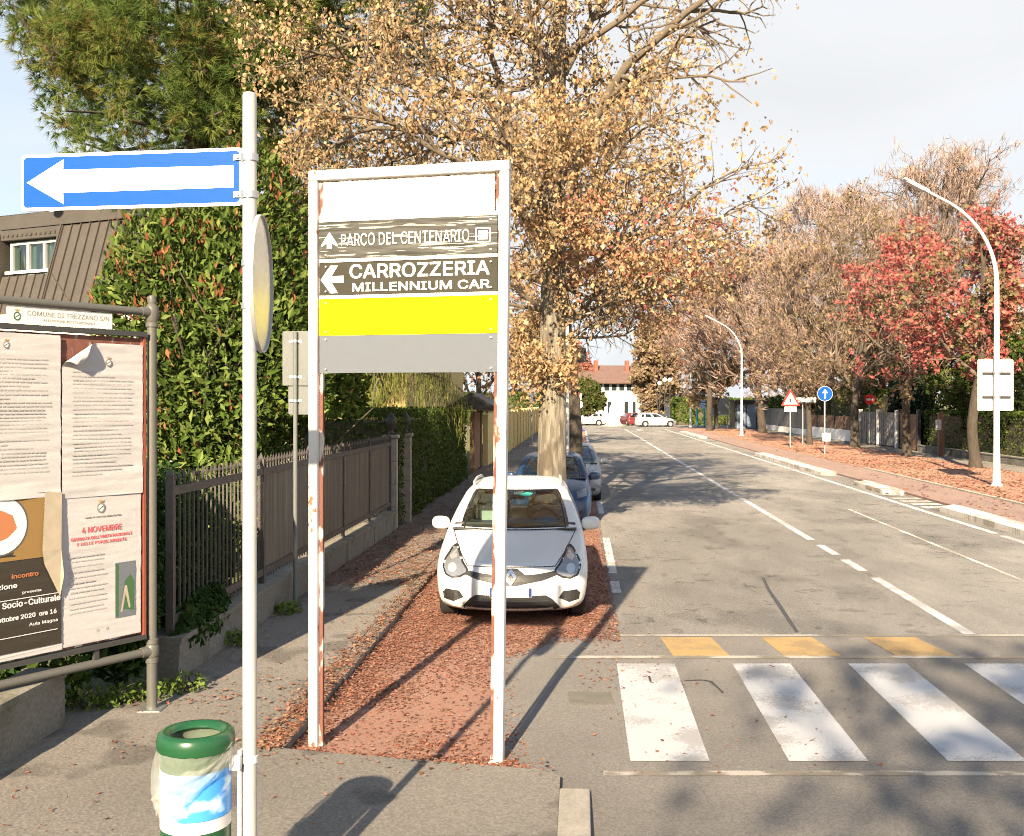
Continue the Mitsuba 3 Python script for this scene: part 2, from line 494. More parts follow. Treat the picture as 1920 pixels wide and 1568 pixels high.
for i, q in enumerate(pts):
    w = 0.018 + 0.012 * rng.random()
    v += [(q[0] - w, q[1], 0.005), (q[0] + w, q[1], 0.005)]
f = []
for i in range(len(pts) - 1):
    f += [[2 * i, 2 * i + 1, 2 * i + 3], [2 * i, 2 * i + 3, 2 * i + 2]]
obj('tar_seam', trimesh.Trimesh(np.array(v), np.array(f), process=False), 'm_dark', road, label='dark cracked seam in the asphalt')
for pts_ in ([(1.52, 9.35), (1.68, 9.36), (1.75, 9.30)], [(1.735, 9.31), (1.76, 9.1), (1.77, 8.95)], [(1.22, 9.5), (1.21, 9.3)]):
    v = []
    for a, b in pts_:
        w = 0.006 + 0.009 * rng.random()
        v += [(a - w, b - w, 0.0665), (a + w, b + w, 0.0665)]
    f = [q for i in range(len(pts_) - 1) for q in ([2 * i, 2 * i + 1, 2 * i + 3], [2 * i, 2 * i + 3, 2 * i + 2])]
    obj('tar_mark', trimesh.Trimesh(np.array(v), np.array(f), process=False), 'm_dark', road)
bay = struct('parking_bay', quad_strip([(-2.1, -0.45, 7.0), (-2.1, 0.2, 11.45), (-2.1, 0.36, 13.5), (-2.1, 0.36, 60), (-2.1, 0.36, 100)], 0.0075), 'm_bay', 'reddish parking strip covered with fallen leaves')
pmat('m_drain', lambda p, n, uv: mix((0.110, 0.102, 0.088), (0.150, 0.138, 0.118), fbm(p.x * 14, p.y * 14, 0, 3)), 0.85)
dc = sbox(0.47, 8.62, 0.83, 8.98)
obj('drain_cover', ext(dc, 0.004, 0.0615), 'm_drain', road)


# pavement on the left, with its kerb stones
KH = 0.085
fore = [P(-4.2, -6)[:2], P(-0.13, -6)[:2], P(-0.13, 6.90)[:2], P(-0.26, 7.02)[:2], P(-0.6, 7.10)[:2], P(-1.4, 7.28)[:2], P(-2.25, 7.5)[:2], P(-2.25, 100)[:2], P(-3.66, 100)[:2], P(-3.66, 9.0)[:2], P(-4.2, 9.0)[:2]]
pave = struct('pavement', prism(fore, -0.04, KH), 'm_walk', 'grey asphalt pavement below the notice board and fence')
rng = np.random.default_rng(11)
y = 0.2
while y < 6.3:
    L = min(0.78 + 0.1 * rng.random(), 7.0 - y)
    L = L if 7.0 - y - L > 0.3 else 7.0 - y
    b = rbox(0, 0.19, 0, L - 0.015, -0.06, KH + 0.006, 0.014, 8)
    b.apply_transform(trimesh.transformations.rotation_matrix(-math.atan(SLOPE), (0, 0, 1)))
    b.apply_translation(P(-0.13, y))
    obj('kerb_stone', b, 'm_kerb', pave)
    y += L
y = 7.6
while y < 46:
    L = 0.95
    b = rbox(0, 0.16, 0, L - 0.02, -0.06, KH - 0.004 + 0.012 * rng.random(), 0.03, 8)
    b.apply_transform(trimesh.transformations.rotation_matrix(-math.atan(SLOPE) + rng.normal(0, 0.01), (0, 0, 1)))
    b.apply_translation(P(-2.26 + rng.normal(0, 0.008), y))
    obj('kerb_stone', b, 'm_walk', pave)
    y += L

# right-hand side: white islands, path, verge, far pavement
path = struct('cycle_path', along(8.9, 10.6, -20, 104, -0.04, 0.05), 'm_path', 'reddish path along the far side of the street')
verge = struct('verge', along(10.6, 15.3, -20, 104, -0.04, 0.06), 'm_verge', 'strip of earth under the trees strewn with red leaves')
struct('far_pavement', along(15.3, 17.0, -20, 104, -0.04, 0.055), 'm_walk', 'grey pavement in front of the far garden hedges')
for y0, y1 in ((15.5, 24.9), (28.7, 32.6), (36.3, 51.0), (73.5, 89.0)):
    o = Polygon([P(8.25, y0 + 0.4)[:2], P(8.72, y0)[:2], P(8.8, y0 + 0.3)[:2], P(8.8, y1 - 0.3)[:2], P(8.72, y1)[:2], P(8.25, y1 - 0.4)[:2]])
    obj('white_kerb_island', ext(o, 0.12, 0.0), 'm_oldpaint', road)
y = 20.0
while y < 40:
    obj('kerb_stone', along(10.56, 10.70, y, y + 0.97, -0.03, 0.085), 'm_kerb', verge)
    y += 1.0

# ------------------------------------------------------------------ fallen leaves
RED = [(0.245, 0.105, 0.070), (0.285, 0.145, 0.102), (0.205, 0.086, 0.060), (0.31, 0.180, 0.128), (0.165, 0.074, 0.052), (0.265, 0.150, 0.108), (0.225, 0.118, 0.086), (0.32, 0.125, 0.078)]
REDV = [(0.36, 0.115, 0.09), (0.40, 0.15, 0.12)]
BROWN = [(0.22, 0.12, 0.07), (0.28, 0.165, 0.09), (0.17, 0.09, 0.055), (0.32, 0.21, 0.13), (0.27, 0.11, 0.07)]


def leaf_cloud(pts, size, palette, rng, normal=None, aspect=0.55, fold=0.25, jitter=0.18, flat=0.0, axis=None):
    """Leaves as folded lozenges (two triangles) around the points, each of one colour from the palette."""
    n = len(pts)
    size = np.asarray(size) * np.exp(np.clip(rng.normal(-0.05, 0.38, n), -0.9, 0.48))
    a = rng.normal(size=(n, 3)) if axis is None else axis + rng.normal(size=(n, 3)) * 0.35
    if flat:
        a[:, 2] *= 1 - flat
    a /= np.linalg.norm(a, axis=1, keepdims=True)
    nn = rng.normal(size=(n, 3)) if normal is None else normal + rng.normal(size=(n, 3)) * 0.35
    if flat:
        nn[:, 2] = np.abs(nn[:, 2]) + flat * 4
    b = np.cross(nn, a)
    b /= np.linalg.norm(b, axis=1, keepdims=True) + 1e-9
    c = np.cross(a, b)
    s = size[:, None]
    v = np.stack([pts - a * s * 0.5, pts + b * s * aspect * 0.5 + c * s * fold * 0.5, pts + a * s * 0.5, pts - b * s * aspect * 0.5 + c * s * fold * 0.5], 1).reshape(-1, 3)
    k = np.arange(n)[:, None] * 4
    f = np.concatenate([k + [0, 2, 1], k + [0, 3, 2]], 1).reshape(-1, 3)
    pal = np.asarray(palette)
    col = pal[rng.integers(0, len(pal), n)] * (1 + jitter * rng.normal(size=(n, 1)))
    col = np.clip(np.repeat(col, 4, 0), 0.004, 0.9)
    return trimesh.Trimesh(v, f, process=False), col


def litter(name, pts, size, palette, rng, label, z=0.02):
    pts = np.array(pts)
    m, c = leaf_cloud(pts, size, palette, rng, flat=0.88, aspect=0.75, fold=0.22, jitter=0.12)
    k = obj(name, m, 'm_litter', color=c)
    return tag(k, label, 'fallen leaves', None, 'stuff')


def scatter(rng, n, dens, v0, v1, y0, y1, z):
    """Ground points of the street strip with the given density (0 to 1), more of them near by."""
    u = rng.random(n)
    y = 1 / (1 / y0 + u * (1 / y1 - 1 / y0)) if y0 > 0 else y0 + u * (y1 - y0)
    v = v0 + rng.random(n) * (v1 - v0)
    keep = rng.random(n) < dens(v, y)
    v, y = v[keep], y[keep]
    return np.stack([v + SLOPE * y, y, np.full(len(y), z) + rng.random(len(y)) * 0.012], 1)


rng = np.random.default_rng(21)


def bay_dens(v, y):
    q = np.stack([v * 1.2, y * 1.2, y * 0], -1)
    d = 0.07 + 0.9 * np.clip(meshkit.fbm(q, 3, seed=2) - 0.46, 0, 1) * 2
    d += 0.55 * np.exp(-((v + 2.02) / 0.16) ** 2) + 0.9 * np.exp(-((y - 7.35 + 0.09 * (v + 2)) / 0.16) ** 2)
    d += np.clip((y - 9.0) / 2.6, 0, 1) * 0.6
    return d


p1 = scatter(rng, 120000, bay_dens, -2.1, 0.42, 7.1, 60, 0.012)
p2 = scatter(rng, 5000, lambda v, y: 0.06 + 0.8 * np.exp(-((v - 0.35) / 0.35) ** 2) * (y > 9), 0.0, 2.2, 7.0, 40, 0.06)
p2[:, 2] = np.where(p2[:, 1] < 10.2, 0.07, np.where(p2[:, 1] < 11.4, 0.05, 0.012))
litter('leaf_litter', np.vstack([p1, p2]), 0.026, RED, rng, 'red brown leaves fallen over the parking strip and under the white estate car')


def walk_dens(v, y):
    q = np.stack([v * 1.1, y * 0.8, y * 0], -1)
    d = 0.015 + 0.35 * np.clip(meshkit.fbm(q, 3, seed=9) - 0.56, 0, 1) * 2
    return d + np.where(y > 14, np.clip((y - 11.0) / 5, 0, 0.9), 0) + 0.85 * np.exp(-((v + 2.17) / 0.13) ** 2) * (y > 7.4)


p1 = scatter(rng, 42000, walk_dens, -3.6, -2.06, 7.2, 45, KH + 0.012)
p2 = scatter(rng, 5000, lambda v, y: 0.015 + 0.5 * np.clip(meshkit.fbm(np.stack([v, y, y * 0], -1), 3, seed=4) - 0.55, 0, 1) + 0.9 * np.exp(-((y - 7.2 + 0.1 * (v + 2)) / 0.12) ** 2) * (v > -2.4), -3.7, -0.15, 3.5, 7.4, KH + 0.008)
litter('leaf_litter', np.vstack([p1, p2]), 0.031, RED + BROWN, rng, 'scattered brown leaves lying on the grey pavement along the fence')
p1 = scatter(rng, 30000, lambda v, y: 0.25 + 1.2 * np.clip(meshkit.fbm(np.stack([v * 0.5, y * 0.4, y * 0], -1), 3, seed=6) - 0.4, 0, 1), 10.6, 15.3, 18, 100, 0.072)
p2 = scatter(rng, 5000, lambda v, y: 0.06 + 0.5 * np.clip(meshkit.fbm(np.stack([v * 0.7, y * 0.5, y * 0], -1), 3, seed=7) - 0.5, 0, 1), 8.0, 10.6, 18, 90, 0.062)
litter('leaf_litter', np.vstack([p1, p2]), 0.085, RED + REDV, rng, 'red leaves carpeting the verge under the trees on the far side')

# ------------------------------------------------------------------ vegetation
def unit(a):
    return a / (np.linalg.norm(a) + 1e-12)


class Tree:
    """A skeleton of tapering limbs that branch; limbs end where they leave the crown."""

    def __init__(self, seed, inside=None):
        self.rng, self.limbs, self.tips, self.inside = np.random.default_rng(seed), [], [], inside

    def limb(self, p, d, L, r, lvl, Q):
        rng = self.rng
        n = max(3, int(round(L / Q['step'][lvl])))
        pts, dirs = [np.asarray(p, float)], [unit(np.asarray(d, float))]
        for i in range(n):
            d = unit(dirs[-1] + rng.normal(0, Q['wob'][lvl], 3) + np.array([0, 0, Q['up'][lvl]]) / n)
            q = pts[-1] + d * L / n
            if self.inside is not None and lvl > 0 and i > 1 and not self.inside(q):
                break
            pts.append(q)
            dirs.append(d)
        pts = np.array(pts)
        self.limbs.append((lvl, pts, np.linspace(r, r * Q['taper'][lvl], len(pts))))
        if lvl == Q['max']:
            self.tips.append((pts[1:], np.array(dirs[1:])))
            return pts, dirs
        self.kids(pts, dirs, L, r, lvl, Q)
        return pts, dirs

    def kids(self, pts, dirs, L, r, lvl, Q):
        rng = self.rng
        k = Q['kids'][lvl]
        phi0 = rng.random() * 6.28
        for j in range(k):
            t = Q['from'][lvl] + (1 - Q['from'][lvl]) * (j + rng.random() * 0.8) / k
            x = min(t, 0.999) * (len(pts) - 1)
            i = int(x)
            q = pts[i] + (pts[min(i + 1, len(pts) - 1)] - pts[i]) * (x - i)
            a = dirs[i]
            ref = np.cross(a, [0.3, 0.9, 0.2])
            e1 = unit(ref)
            e2 = np.cross(a, e1)
            phi = phi0 + j * 2.4 + rng.normal(0, 0.3)
            sp = math.radians(Q['spread'][lvl] * rng.uniform(0.7, 1.25))
            d = a * math.cos(sp) + (e1 * math.cos(phi) + e2 * math.sin(phi)) * math.sin(sp)
            self.limb(q, d, L * Q['ratio'][lvl] * (1.15 - 0.55 * t) * rng.uniform(0.75, 1.2), max(r * Q['rr'][lvl] * (1.1 - 0.5 * t), 0.004), lvl + 1, Q)

    def mesh(self, lo=0, hi=99, sides=(10, 7, 5, 4, 3)):
        return cat([tube(p, r, sides[min(l, 4)], cap=False) for l, p, r in self.limbs if lo <= l <= hi and len(p) > 1])

    def leaf_points(self, per, spread, drop=0.0):
        rng, out = self.rng, []
        for pts, dirs in self.tips:
            n = rng.poisson(per * len(pts))
            if n:
                c = max(1, n // 4)                    # leaves hang in small bunches
                o = pts[rng.integers(0, len(pts), c)] + rng.normal(0, spread, (c, 3))
                out.append(o[rng.integers(0, c, n)] + rng.normal(0, spread * 0.42, (n, 3)))
        return np.vstack(out) - [0, 0, drop]


Q3 = dict(max=3, step=[0.6, 0.45, 0.35, 0.25], wob=[0.05, 0.16, 0.22, 0.28], up=[0.1, 0.35, 0.2, 0.1], taper=[0.4, 0.35, 0.35, 0.4],
          kids=[12, 6, 6], **{'from': [0.3, 0.25, 0.15]}, spread=[55, 48, 45], ratio=[0.55, 0.55, 0.5], rr=[0.42, 0.5, 0.55])


def finish_tree(name, t, leaves, colors, label, cat_, group=None, bark='m_bark', leafmat='m_leaf', trunk_mesh=None):
    key = thing(name, label, cat_, group)
    obj('trunk', cat([x for x in (trunk_mesh, t.mesh(0, 0)) if x is not None]), bark, key, smooth=True)
    obj('branches', t.mesh(1, 9), 'm_twig' if bark != 'm_plane_bark' else 'm_plane_twig', key, smooth=True)
    if leaves is not None:
        obj('crown', leaves, leafmat, key, color=colors)
    return key


pmat('m_plane_twig', lambda p, n, uv: mix((0.095, 0.076, 0.055), (0.19, 0.155, 0.115), fbm(p.x * 5, p.y * 5, p.z * 5, 3)), 0.95)
GOLD = [(0.46, 0.325, 0.180), (0.52, 0.375, 0.215), (0.40, 0.270, 0.148), (0.56, 0.430, 0.270), (0.33, 0.215, 0.125), (0.46, 0.290, 0.160), (0.42, 0.335, 0.180)]
REDS = [(0.52, 0.145, 0.135), (0.56, 0.200, 0.175), (0.40, 0.10, 0.10), (0.50, 0.24, 0.18), (0.36, 0.115, 0.105)]
OLIVE = [(0.27, 0.220, 0.110), (0.34, 0.265, 0.145), (0.21, 0.180, 0.090), (0.38, 0.275, 0.175), (0.29, 0.200, 0.125)]
TAN = [(0.46, 0.335, 0.245), (0.40, 0.285, 0.200), (0.50, 0.330, 0.255), (0.36, 0.275, 0.190)]
ORANGE = [(0.48, 0.26, 0.165), (0.47, 0.205, 0.155), (0.44, 0.30, 0.175), (0.39, 0.19, 0.135)]


TWIGS = [(0.355, 0.268, 0.225), (0.29, 0.218, 0.182), (0.41, 0.308, 0.258), (0.235, 0.18, 0.155), (0.38, 0.245, 0.205)]


def ell(c, r):
    c, r = np.array(c, float), np.array(r, float)
    return lambda q: float((((q - c) / r) ** 2).sum()) < 1


# -- the plane tree between the parked cars: trunk and the limbs that the photograph shows, then procedural branching
def plane_tree():
    base = np.array([0.70, 19.0, 0.0])
    e1, e2, e3 = ell((-0.4, 19.0, 9.2), (5.2, 4.0, 6.2)), ell((1.6, 18.8, 7.0), (3.6, 3.2, 3.6)), ell((-2.4, 18.8, 7.8), (2.6, 2.8, 3.2))
    t = Tree(41, lambda q: e1(q) or e2(q) or e3(q))
    trunk = np.array([(0.70, 19.0, -0.05), (0.70, 19.0, 0.35), (0.71, 19.0, 1.6), (0.73, 19.0, 3.0), (0.72, 19.0, 4.2), (0.76, 19.0, 5.4), (0.74, 19.02, 6.4), (0.80, 19.05, 7.6), (0.84, 19.1, 9.2), (0.95, 19.1, 11.0), (1.0, 19.0, 13.0)])
    rad = np.array([0.37, 0.29, 0.255, 0.235, 0.22, 0.215, 0.20, 0.16, 0.13, 0.09, 0.03])
    rng = np.random.default_rng(5)
    tm = tube(trunk, rad, 18)
    t.limbs.append((0, trunk, rad))
    Q = dict(max=3, step=[0.5, 0.42, 0.32, 0.22], wob=[0.05, 0.15, 0.22, 0.26], up=[0.1, 0.30, 0.10, -0.12], taper=[0.4, 0.25, 0.3, 0.4],
             kids=[0, 9, 8], **{'from': [0.3, 0.18, 0.12]}, spread=[55, 46, 48], ratio=[0.5, 0.50, 0.46], rr=[0.42, 0.48, 0.5])
    main = [  # start height, direction, length, radius
        (6.7, (0.72, -0.1, 0.62), 5.2, 0.13), (6.2, (-0.62, 0.1, 0.75), 5.4, 0.12), (7.2, (-0.25, 0.2, 0.95), 5.5, 0.11), (7.9, (0.45, 0.15, 0.85), 4.6, 0.10),
        (5.2, (-0.75, -0.2, 0.42), 5.0, 0.10), (5.0, (0.80, 0.15, 0.30), 4.2, 0.08), (4.6, (-0.8, 0.3, 0.25), 4.8, 0.085), (4.5, (0.75, -0.35, 0.28), 3.9, 0.07),
        (5.8, (-0.45, -0.8, 0.35), 3.6, 0.08), (5.9, (0.4, 0.85, 0.4), 3.4, 0.08), (6.5, (0.85, 0.2, 0.35), 4.4, 0.09), (6.9, (-0.85, 0.0, 0.4), 5.0, 0.09),
        (8.4, (-0.7, -0.3, 0.6), 4.6, 0.08), (8.6, (0.75, -0.3, 0.5), 4.4, 0.08), (9.3, (-0.5, 0.4, 0.7), 4.0, 0.07), (9.8, (0.5, 0.2, 0.8), 3.8, 0.07), (10.5, (-0.4, -0.3, 0.8), 3.0, 0.05),
        (4.2, (0.55, -0.7, 0.12), 2.7, 0.055), (4.0, (0.75, 0.3, 0.02), 2.8, 0.05), (4.1, (-0.7, -0.5, 0.1), 2.6, 0.05), (7.4, (0.2, -0.9, 0.4), 3.2, 0.07), (5.5, (0.35, -0.85, 0.2), 3.0, 0.06),
        (3.6, (0.6, 0.5, -0.05), 2.4, 0.04), (3.9, (0.85, -0.2, -0.1), 3.0, 0.045), (3.7, (-0.6, 0.6, -0.05), 2.2, 0.04), (4.6, (0.8, 0.4, 0.0), 3.4, 0.05), (3.3, (0.3, -0.8, -0.1), 1.6, 0.03), (3.2, (-0.5, -0.6, -0.1), 1.5, 0.03),
        (4.9, (0.2, -0.9, 0.0), 2.0, 0.04), (6.4, (-0.3, -0.9, 0.1), 2.4, 0.05), (5.6, (0.7, -0.6, 0.2), 3.0, 0.05),
        (7.6, (-0.9, -0.2, 0.35), 5.2, 0.085), (6.0, (-0.9, 0.2, 0.3), 5.2, 0.08), (9.0, (-0.85, 0.1, 0.45), 5.0, 0.075), (5.4, (0.85, -0.1, 0.1), 3.6, 0.06)]
    for z, d, L, r in main:
        x = np.interp(z, trunk[:, 2], trunk[:, 0])
        t.limb((x, 19.03, z), d, L, r * 0.84, 1, Q)
    pts = t.leaf_points(9.5, 0.13, 0.06)
    dens = meshkit.fbm(pts * 0.55, 3, seed=3)
    right_top = np.clip((pts[:, 0] - 1.6) / 3.0, 0, 1) * np.clip((pts[:, 2] - 4.5) / 3.0, 0, 1)
    keep = t.rng.random(len(pts)) < np.clip(0.88 - 0.80 * right_top + 1.8 * (dens - 0.5), 0.07, 1)
    pts = pts[keep]
    low = (pts[:, 0] > 1.15) & (pts[:, 2] < 4.6)
    pts = pts[~(low & (t.rng.random(len(pts)) < np.clip(1.0 - (pts[:, 2] - 3.55) / 1.5, 0, 1)))]
    red = (meshkit.fbm(pts * 0.8 + 9, 2, seed=6) > 0.56) & (t.rng.random(len(pts)) < 0.28) & (pts[:, 0] > 0.8) & (pts[:, 2] < 6.0)
    m1, c1 = leaf_cloud(pts[~red], 0.068, GOLD, t.rng, aspect=0.75, axis=np.array([0, 0, -0.5]))
    m2, c2 = leaf_cloud(pts[red], 0.068, ORANGE[:2] + REDS[:1], t.rng, aspect=0.75, axis=np.array([0, 0, -0.5]))
    key = thing('plane_tree', 'tall plane tree with golden brown leaves growing right behind the white estate car', 'tree')
    obj('trunk', tm, 'm_plane_bark', key, smooth=True)
    obj('branches', t.mesh(1, 9), 'm_plane_twig', key, smooth=True)
    obj('crown', cat([m1, m2]), 'm_leaf', key, color=np.vstack([c1, c2]))


plane_tree()


def broadleaf(name, label, seed, base, height, crown_c, crown_r, trunk_r, palette, per=6, size=0.12, lean=(0, 0), kids=12, fork=0.3, group=None, spread=0.16, Q=None, category='tree', bark='m_bark', up=0.35, other=None, twigs=0, twig_size=0.5):
    base = np.asarray(base, float)
    inside = ell(base + np.array(crown_c), crown_r)
    t = Tree(seed, inside)
    q = dict(Q or Q3)
    q['kids'] = [kids] + list(q['kids'][1:])
    q['from'] = [fork] + list(q['from'][1:])
    q['up'] = [0.1, up] + list(q['up'][2:])
    s = max(1.0, height / 9.0)
    q['step'] = [x * s for x in q['step']]
    t.limb(base + [0, 0, -0.1], (lean[0], lean[1], 1), height, trunk_r, 0, q)
    key = thing(name, label, category, group)
    flare = cyl(base + [0, 0, -0.1], base + np.array([lean[0] * 0.5, lean[1] * 0.5, 0.5]), trunk_r * 1.45, trunk_r * 0.9, 12)
    obj('trunk', cat([flare, t.mesh(0, 0)]), bark, key, smooth=True)
    obj('branches', t.mesh(1, 9), 'm_twig', key, smooth=True)
    if twigs:                                        # the finest twigs, as slender slivers pointing up and outwards
        pts = t.leaf_points(twigs * 1.25, spread * 1.6)
        ax = pts - (base + np.array(crown_c) - [0, 0, crown_r[2] * 0.9])
        ax /= np.linalg.norm(ax, axis=1, keepdims=True)
        m, c = leaf_cloud(pts, twig_size * 0.72, TWIGS, t.rng, aspect=0.040, fold=0.1, axis=ax + t.rng.normal(0, 0.25, ax.shape))
        obj('fine_twigs', m, 'm_litter', key, color=c)
    if per:
        pts = t.leaf_points(per, spread)
        m, c = leaf_cloud(pts, size, palette, t.rng, aspect=0.8)
        if other:
            pick = meshkit.fbm(pts * (0.75 / max(1, height / 9)) + seed, 3, seed=seed) + t.rng.normal(0, 0.05, len(pts)) > 0.55
            c2 = np.repeat(np.asarray(other)[t.rng.integers(0, len(other), len(pts))], 4, 0)
            c = np.where(np.repeat(pick, 4)[:, None], c2, c)
        obj('crown', m, 'm_leaf', key, color=c)
    return key


# trees further along the parked cars
broadleaf('street_tree', 'dark shaded tree trunk directly right of the pale plane trunk', 51, (1.66, 28.0, 0), 9.5, (0, 0, 7.4), (4.0, 4.0, 4.4), 0.21, GOLD + TAN, per=3, size=0.12, kids=14, fork=0.42)
broadleaf('street_tree', 'orange leaved tree far along the row of parked cars', 52, (2.6, 58.0, 0), 9.0, (0.0, 0, 8.3), (3.6, 3.6, 3.4), 0.2, GOLD + ORANGE, per=1.8, size=0.15, kids=13, fork=0.4)
broadleaf('garden_tree', 'brown leaved garden tree behind the clipped hedge', 53, (-3.9, 34.0, 0), 9.0, (0, 0, 6.4), (4.0, 3.6, 5.2), 0.2, TAN + GOLD, per=6, size=0.13, kids=15, fork=0.2)
broadleaf('garden_tree', 'rust coloured tree behind the yellow garden wall', 54, (-1.6, 52.0, 0), 8.5, (0, 0, 6.0), (3.6, 3.6, 4.6), 0.18, ORANGE + GOLD, per=6, size=0.16, kids=14, fork=0.2)

# trees on the verge on the far side
broadleaf('red_tree', 'red leaved tree with leaning dark trunk nearest the tall lamp post', 61, (17.4, 40.0, 0), 8.4, (-1.3, 0, 6.9), (2.7, 2.6, 3.7), 0.21, REDS, per=6.5, size=0.14, lean=(-0.10, 0), kids=14, fork=0.35, other=OLIVE + REDS[2:3])
broadleaf('red_tree', 'red leaved tree between the leaning trunk and the grey gate', 62, (17.95, 48.5, 0), 9.6, (0.2, 0, 6.9), (3.2, 2.8, 4.9), 0.2, REDS, per=5.5, size=0.15, kids=14, fork=0.35, other=OLIVE + TAN[:1])
broadleaf('verge_tree', 'olive brown tree standing left of the grey gate', 63, (18.9, 58.8, 0), 13.0, (-0.5, 0, 8.4), (4.2, 3.6, 6.2), 0.24, OLIVE, per=5, twigs=3, twig_size=0.6, size=0.13, kids=16, fork=0.22)
broadleaf('verge_tree', 'thin trunked brown tree behind the round blue sign', 64, (17.3, 62.0, 0), 10.5, (-0.3, 0, 7.2), (3.3, 3.2, 5.2), 0.16, OLIVE + TAN, per=4.5, twigs=3, twig_size=0.6, size=0.13, kids=15, fork=0.22)
broadleaf('verge_tree', 'tall tan tree with bare upper twigs behind the middle lamp post', 65, (20.2, 86.0, 0), 13.8, (0, 0, 8.2), (6.2, 5.4, 6.6), 0.32, TAN + ORANGE[:1], per=2.4, twigs=5, twig_size=0.9, size=0.17, kids=20, fork=0.2)
broadleaf('verge_tree', 'small rusty orange tree between the far lamp and the middle lamp', 66, (17.0, 92.0, 0), 12.0, (0, 0, 7.2), (4.8, 4.2, 5.6), 0.25, ORANGE + REDS[:2], per=3.6, twigs=3, twig_size=0.9, size=0.17, kids=15, fork=0.25, other=TAN)
broadleaf('verge_tree', 'low golden tree beside the turquoise signpost', 67, (18.8, 98.0, 0), 6.5, (0, 0, 4.4), (3.6, 3.0, 2.8), 0.2, GOLD + OLIVE, per=7, size=0.2, kids=13, fork=0.3)
broadleaf('bare_tree', 'tall nearly bare tree rising behind the red trees', 68, (25.5, 66.0, 0), 18.0, (0, 0, 11.4), (7.6, 6.0, 8.0), 0.36, TAN, per=0.5, twigs=4.5, twig_size=0.8, size=0.15, kids=26, fork=0.2, up=0.55)
broadleaf('bare_tree', 'pinkish bare tree left of the tallest bare tree', 69, (23.0, 78.0, 0), 16.5, (0, 0, 10.6), (6.0, 5.4, 7.6), 0.3, TAN, per=0.9, twigs=5, twig_size=0.9, size=0.16, kids=18, fork=0.2, up=0.5)
broadleaf('bare_tree', 'bare tree whose twigs reach into the right edge above the house', 70, (20.6, 37.0, 0), 9.8, (0, 0, 7.4), (2.9, 2.6, 3.4), 0.2, OLIVE, per=0.4, size=0.13, kids=13, fork=0.4, up=0.5)
broadleaf('far_tree', 'brown ivy covered tree right of the far house', 71, (16.5, 122.0, 0), 11.5, (0, 0, 6.4), (2.8, 2.6, 6.6), 0.3, TAN + OLIVE, per=9, size=0.28, kids=22, fork=0.05)
broadleaf('far_tree', 'round green bush in front of the far house', 72, (8.3, 117.0, 0), 4.4, (0, 0, 2.7), (1.7, 1.6, 2.0), 0.14, [(0.07, 0.10, 0.03), (0.10, 0.12, 0.04), (0.14, 0.13, 0.05)], per=11, size=0.3, kids=16, fork=0.12)
broadleaf('far_tree', 'red leaved tree at the left end of the far house', 73, (7.6, 134.0, 0), 9.0, (0, 0, 6.6), (2.4, 2.4, 3.2), 0.2, ORANGE + REDS, per=8, size=0.3, kids=14, fork=0.3)
# the tree behind the camera, whose thin crown dapples the crossing
broadleaf('bare_tree', 'thin street tree behind the camera that dapples the crossing', 80, (-0.1, -10.6, 0), 9.2, (0.3, 0, 7.6), (4.3, 3.2, 2.6), 0.2, OLIVE, per=1.8, size=0.15, kids=14, fork=0.5)


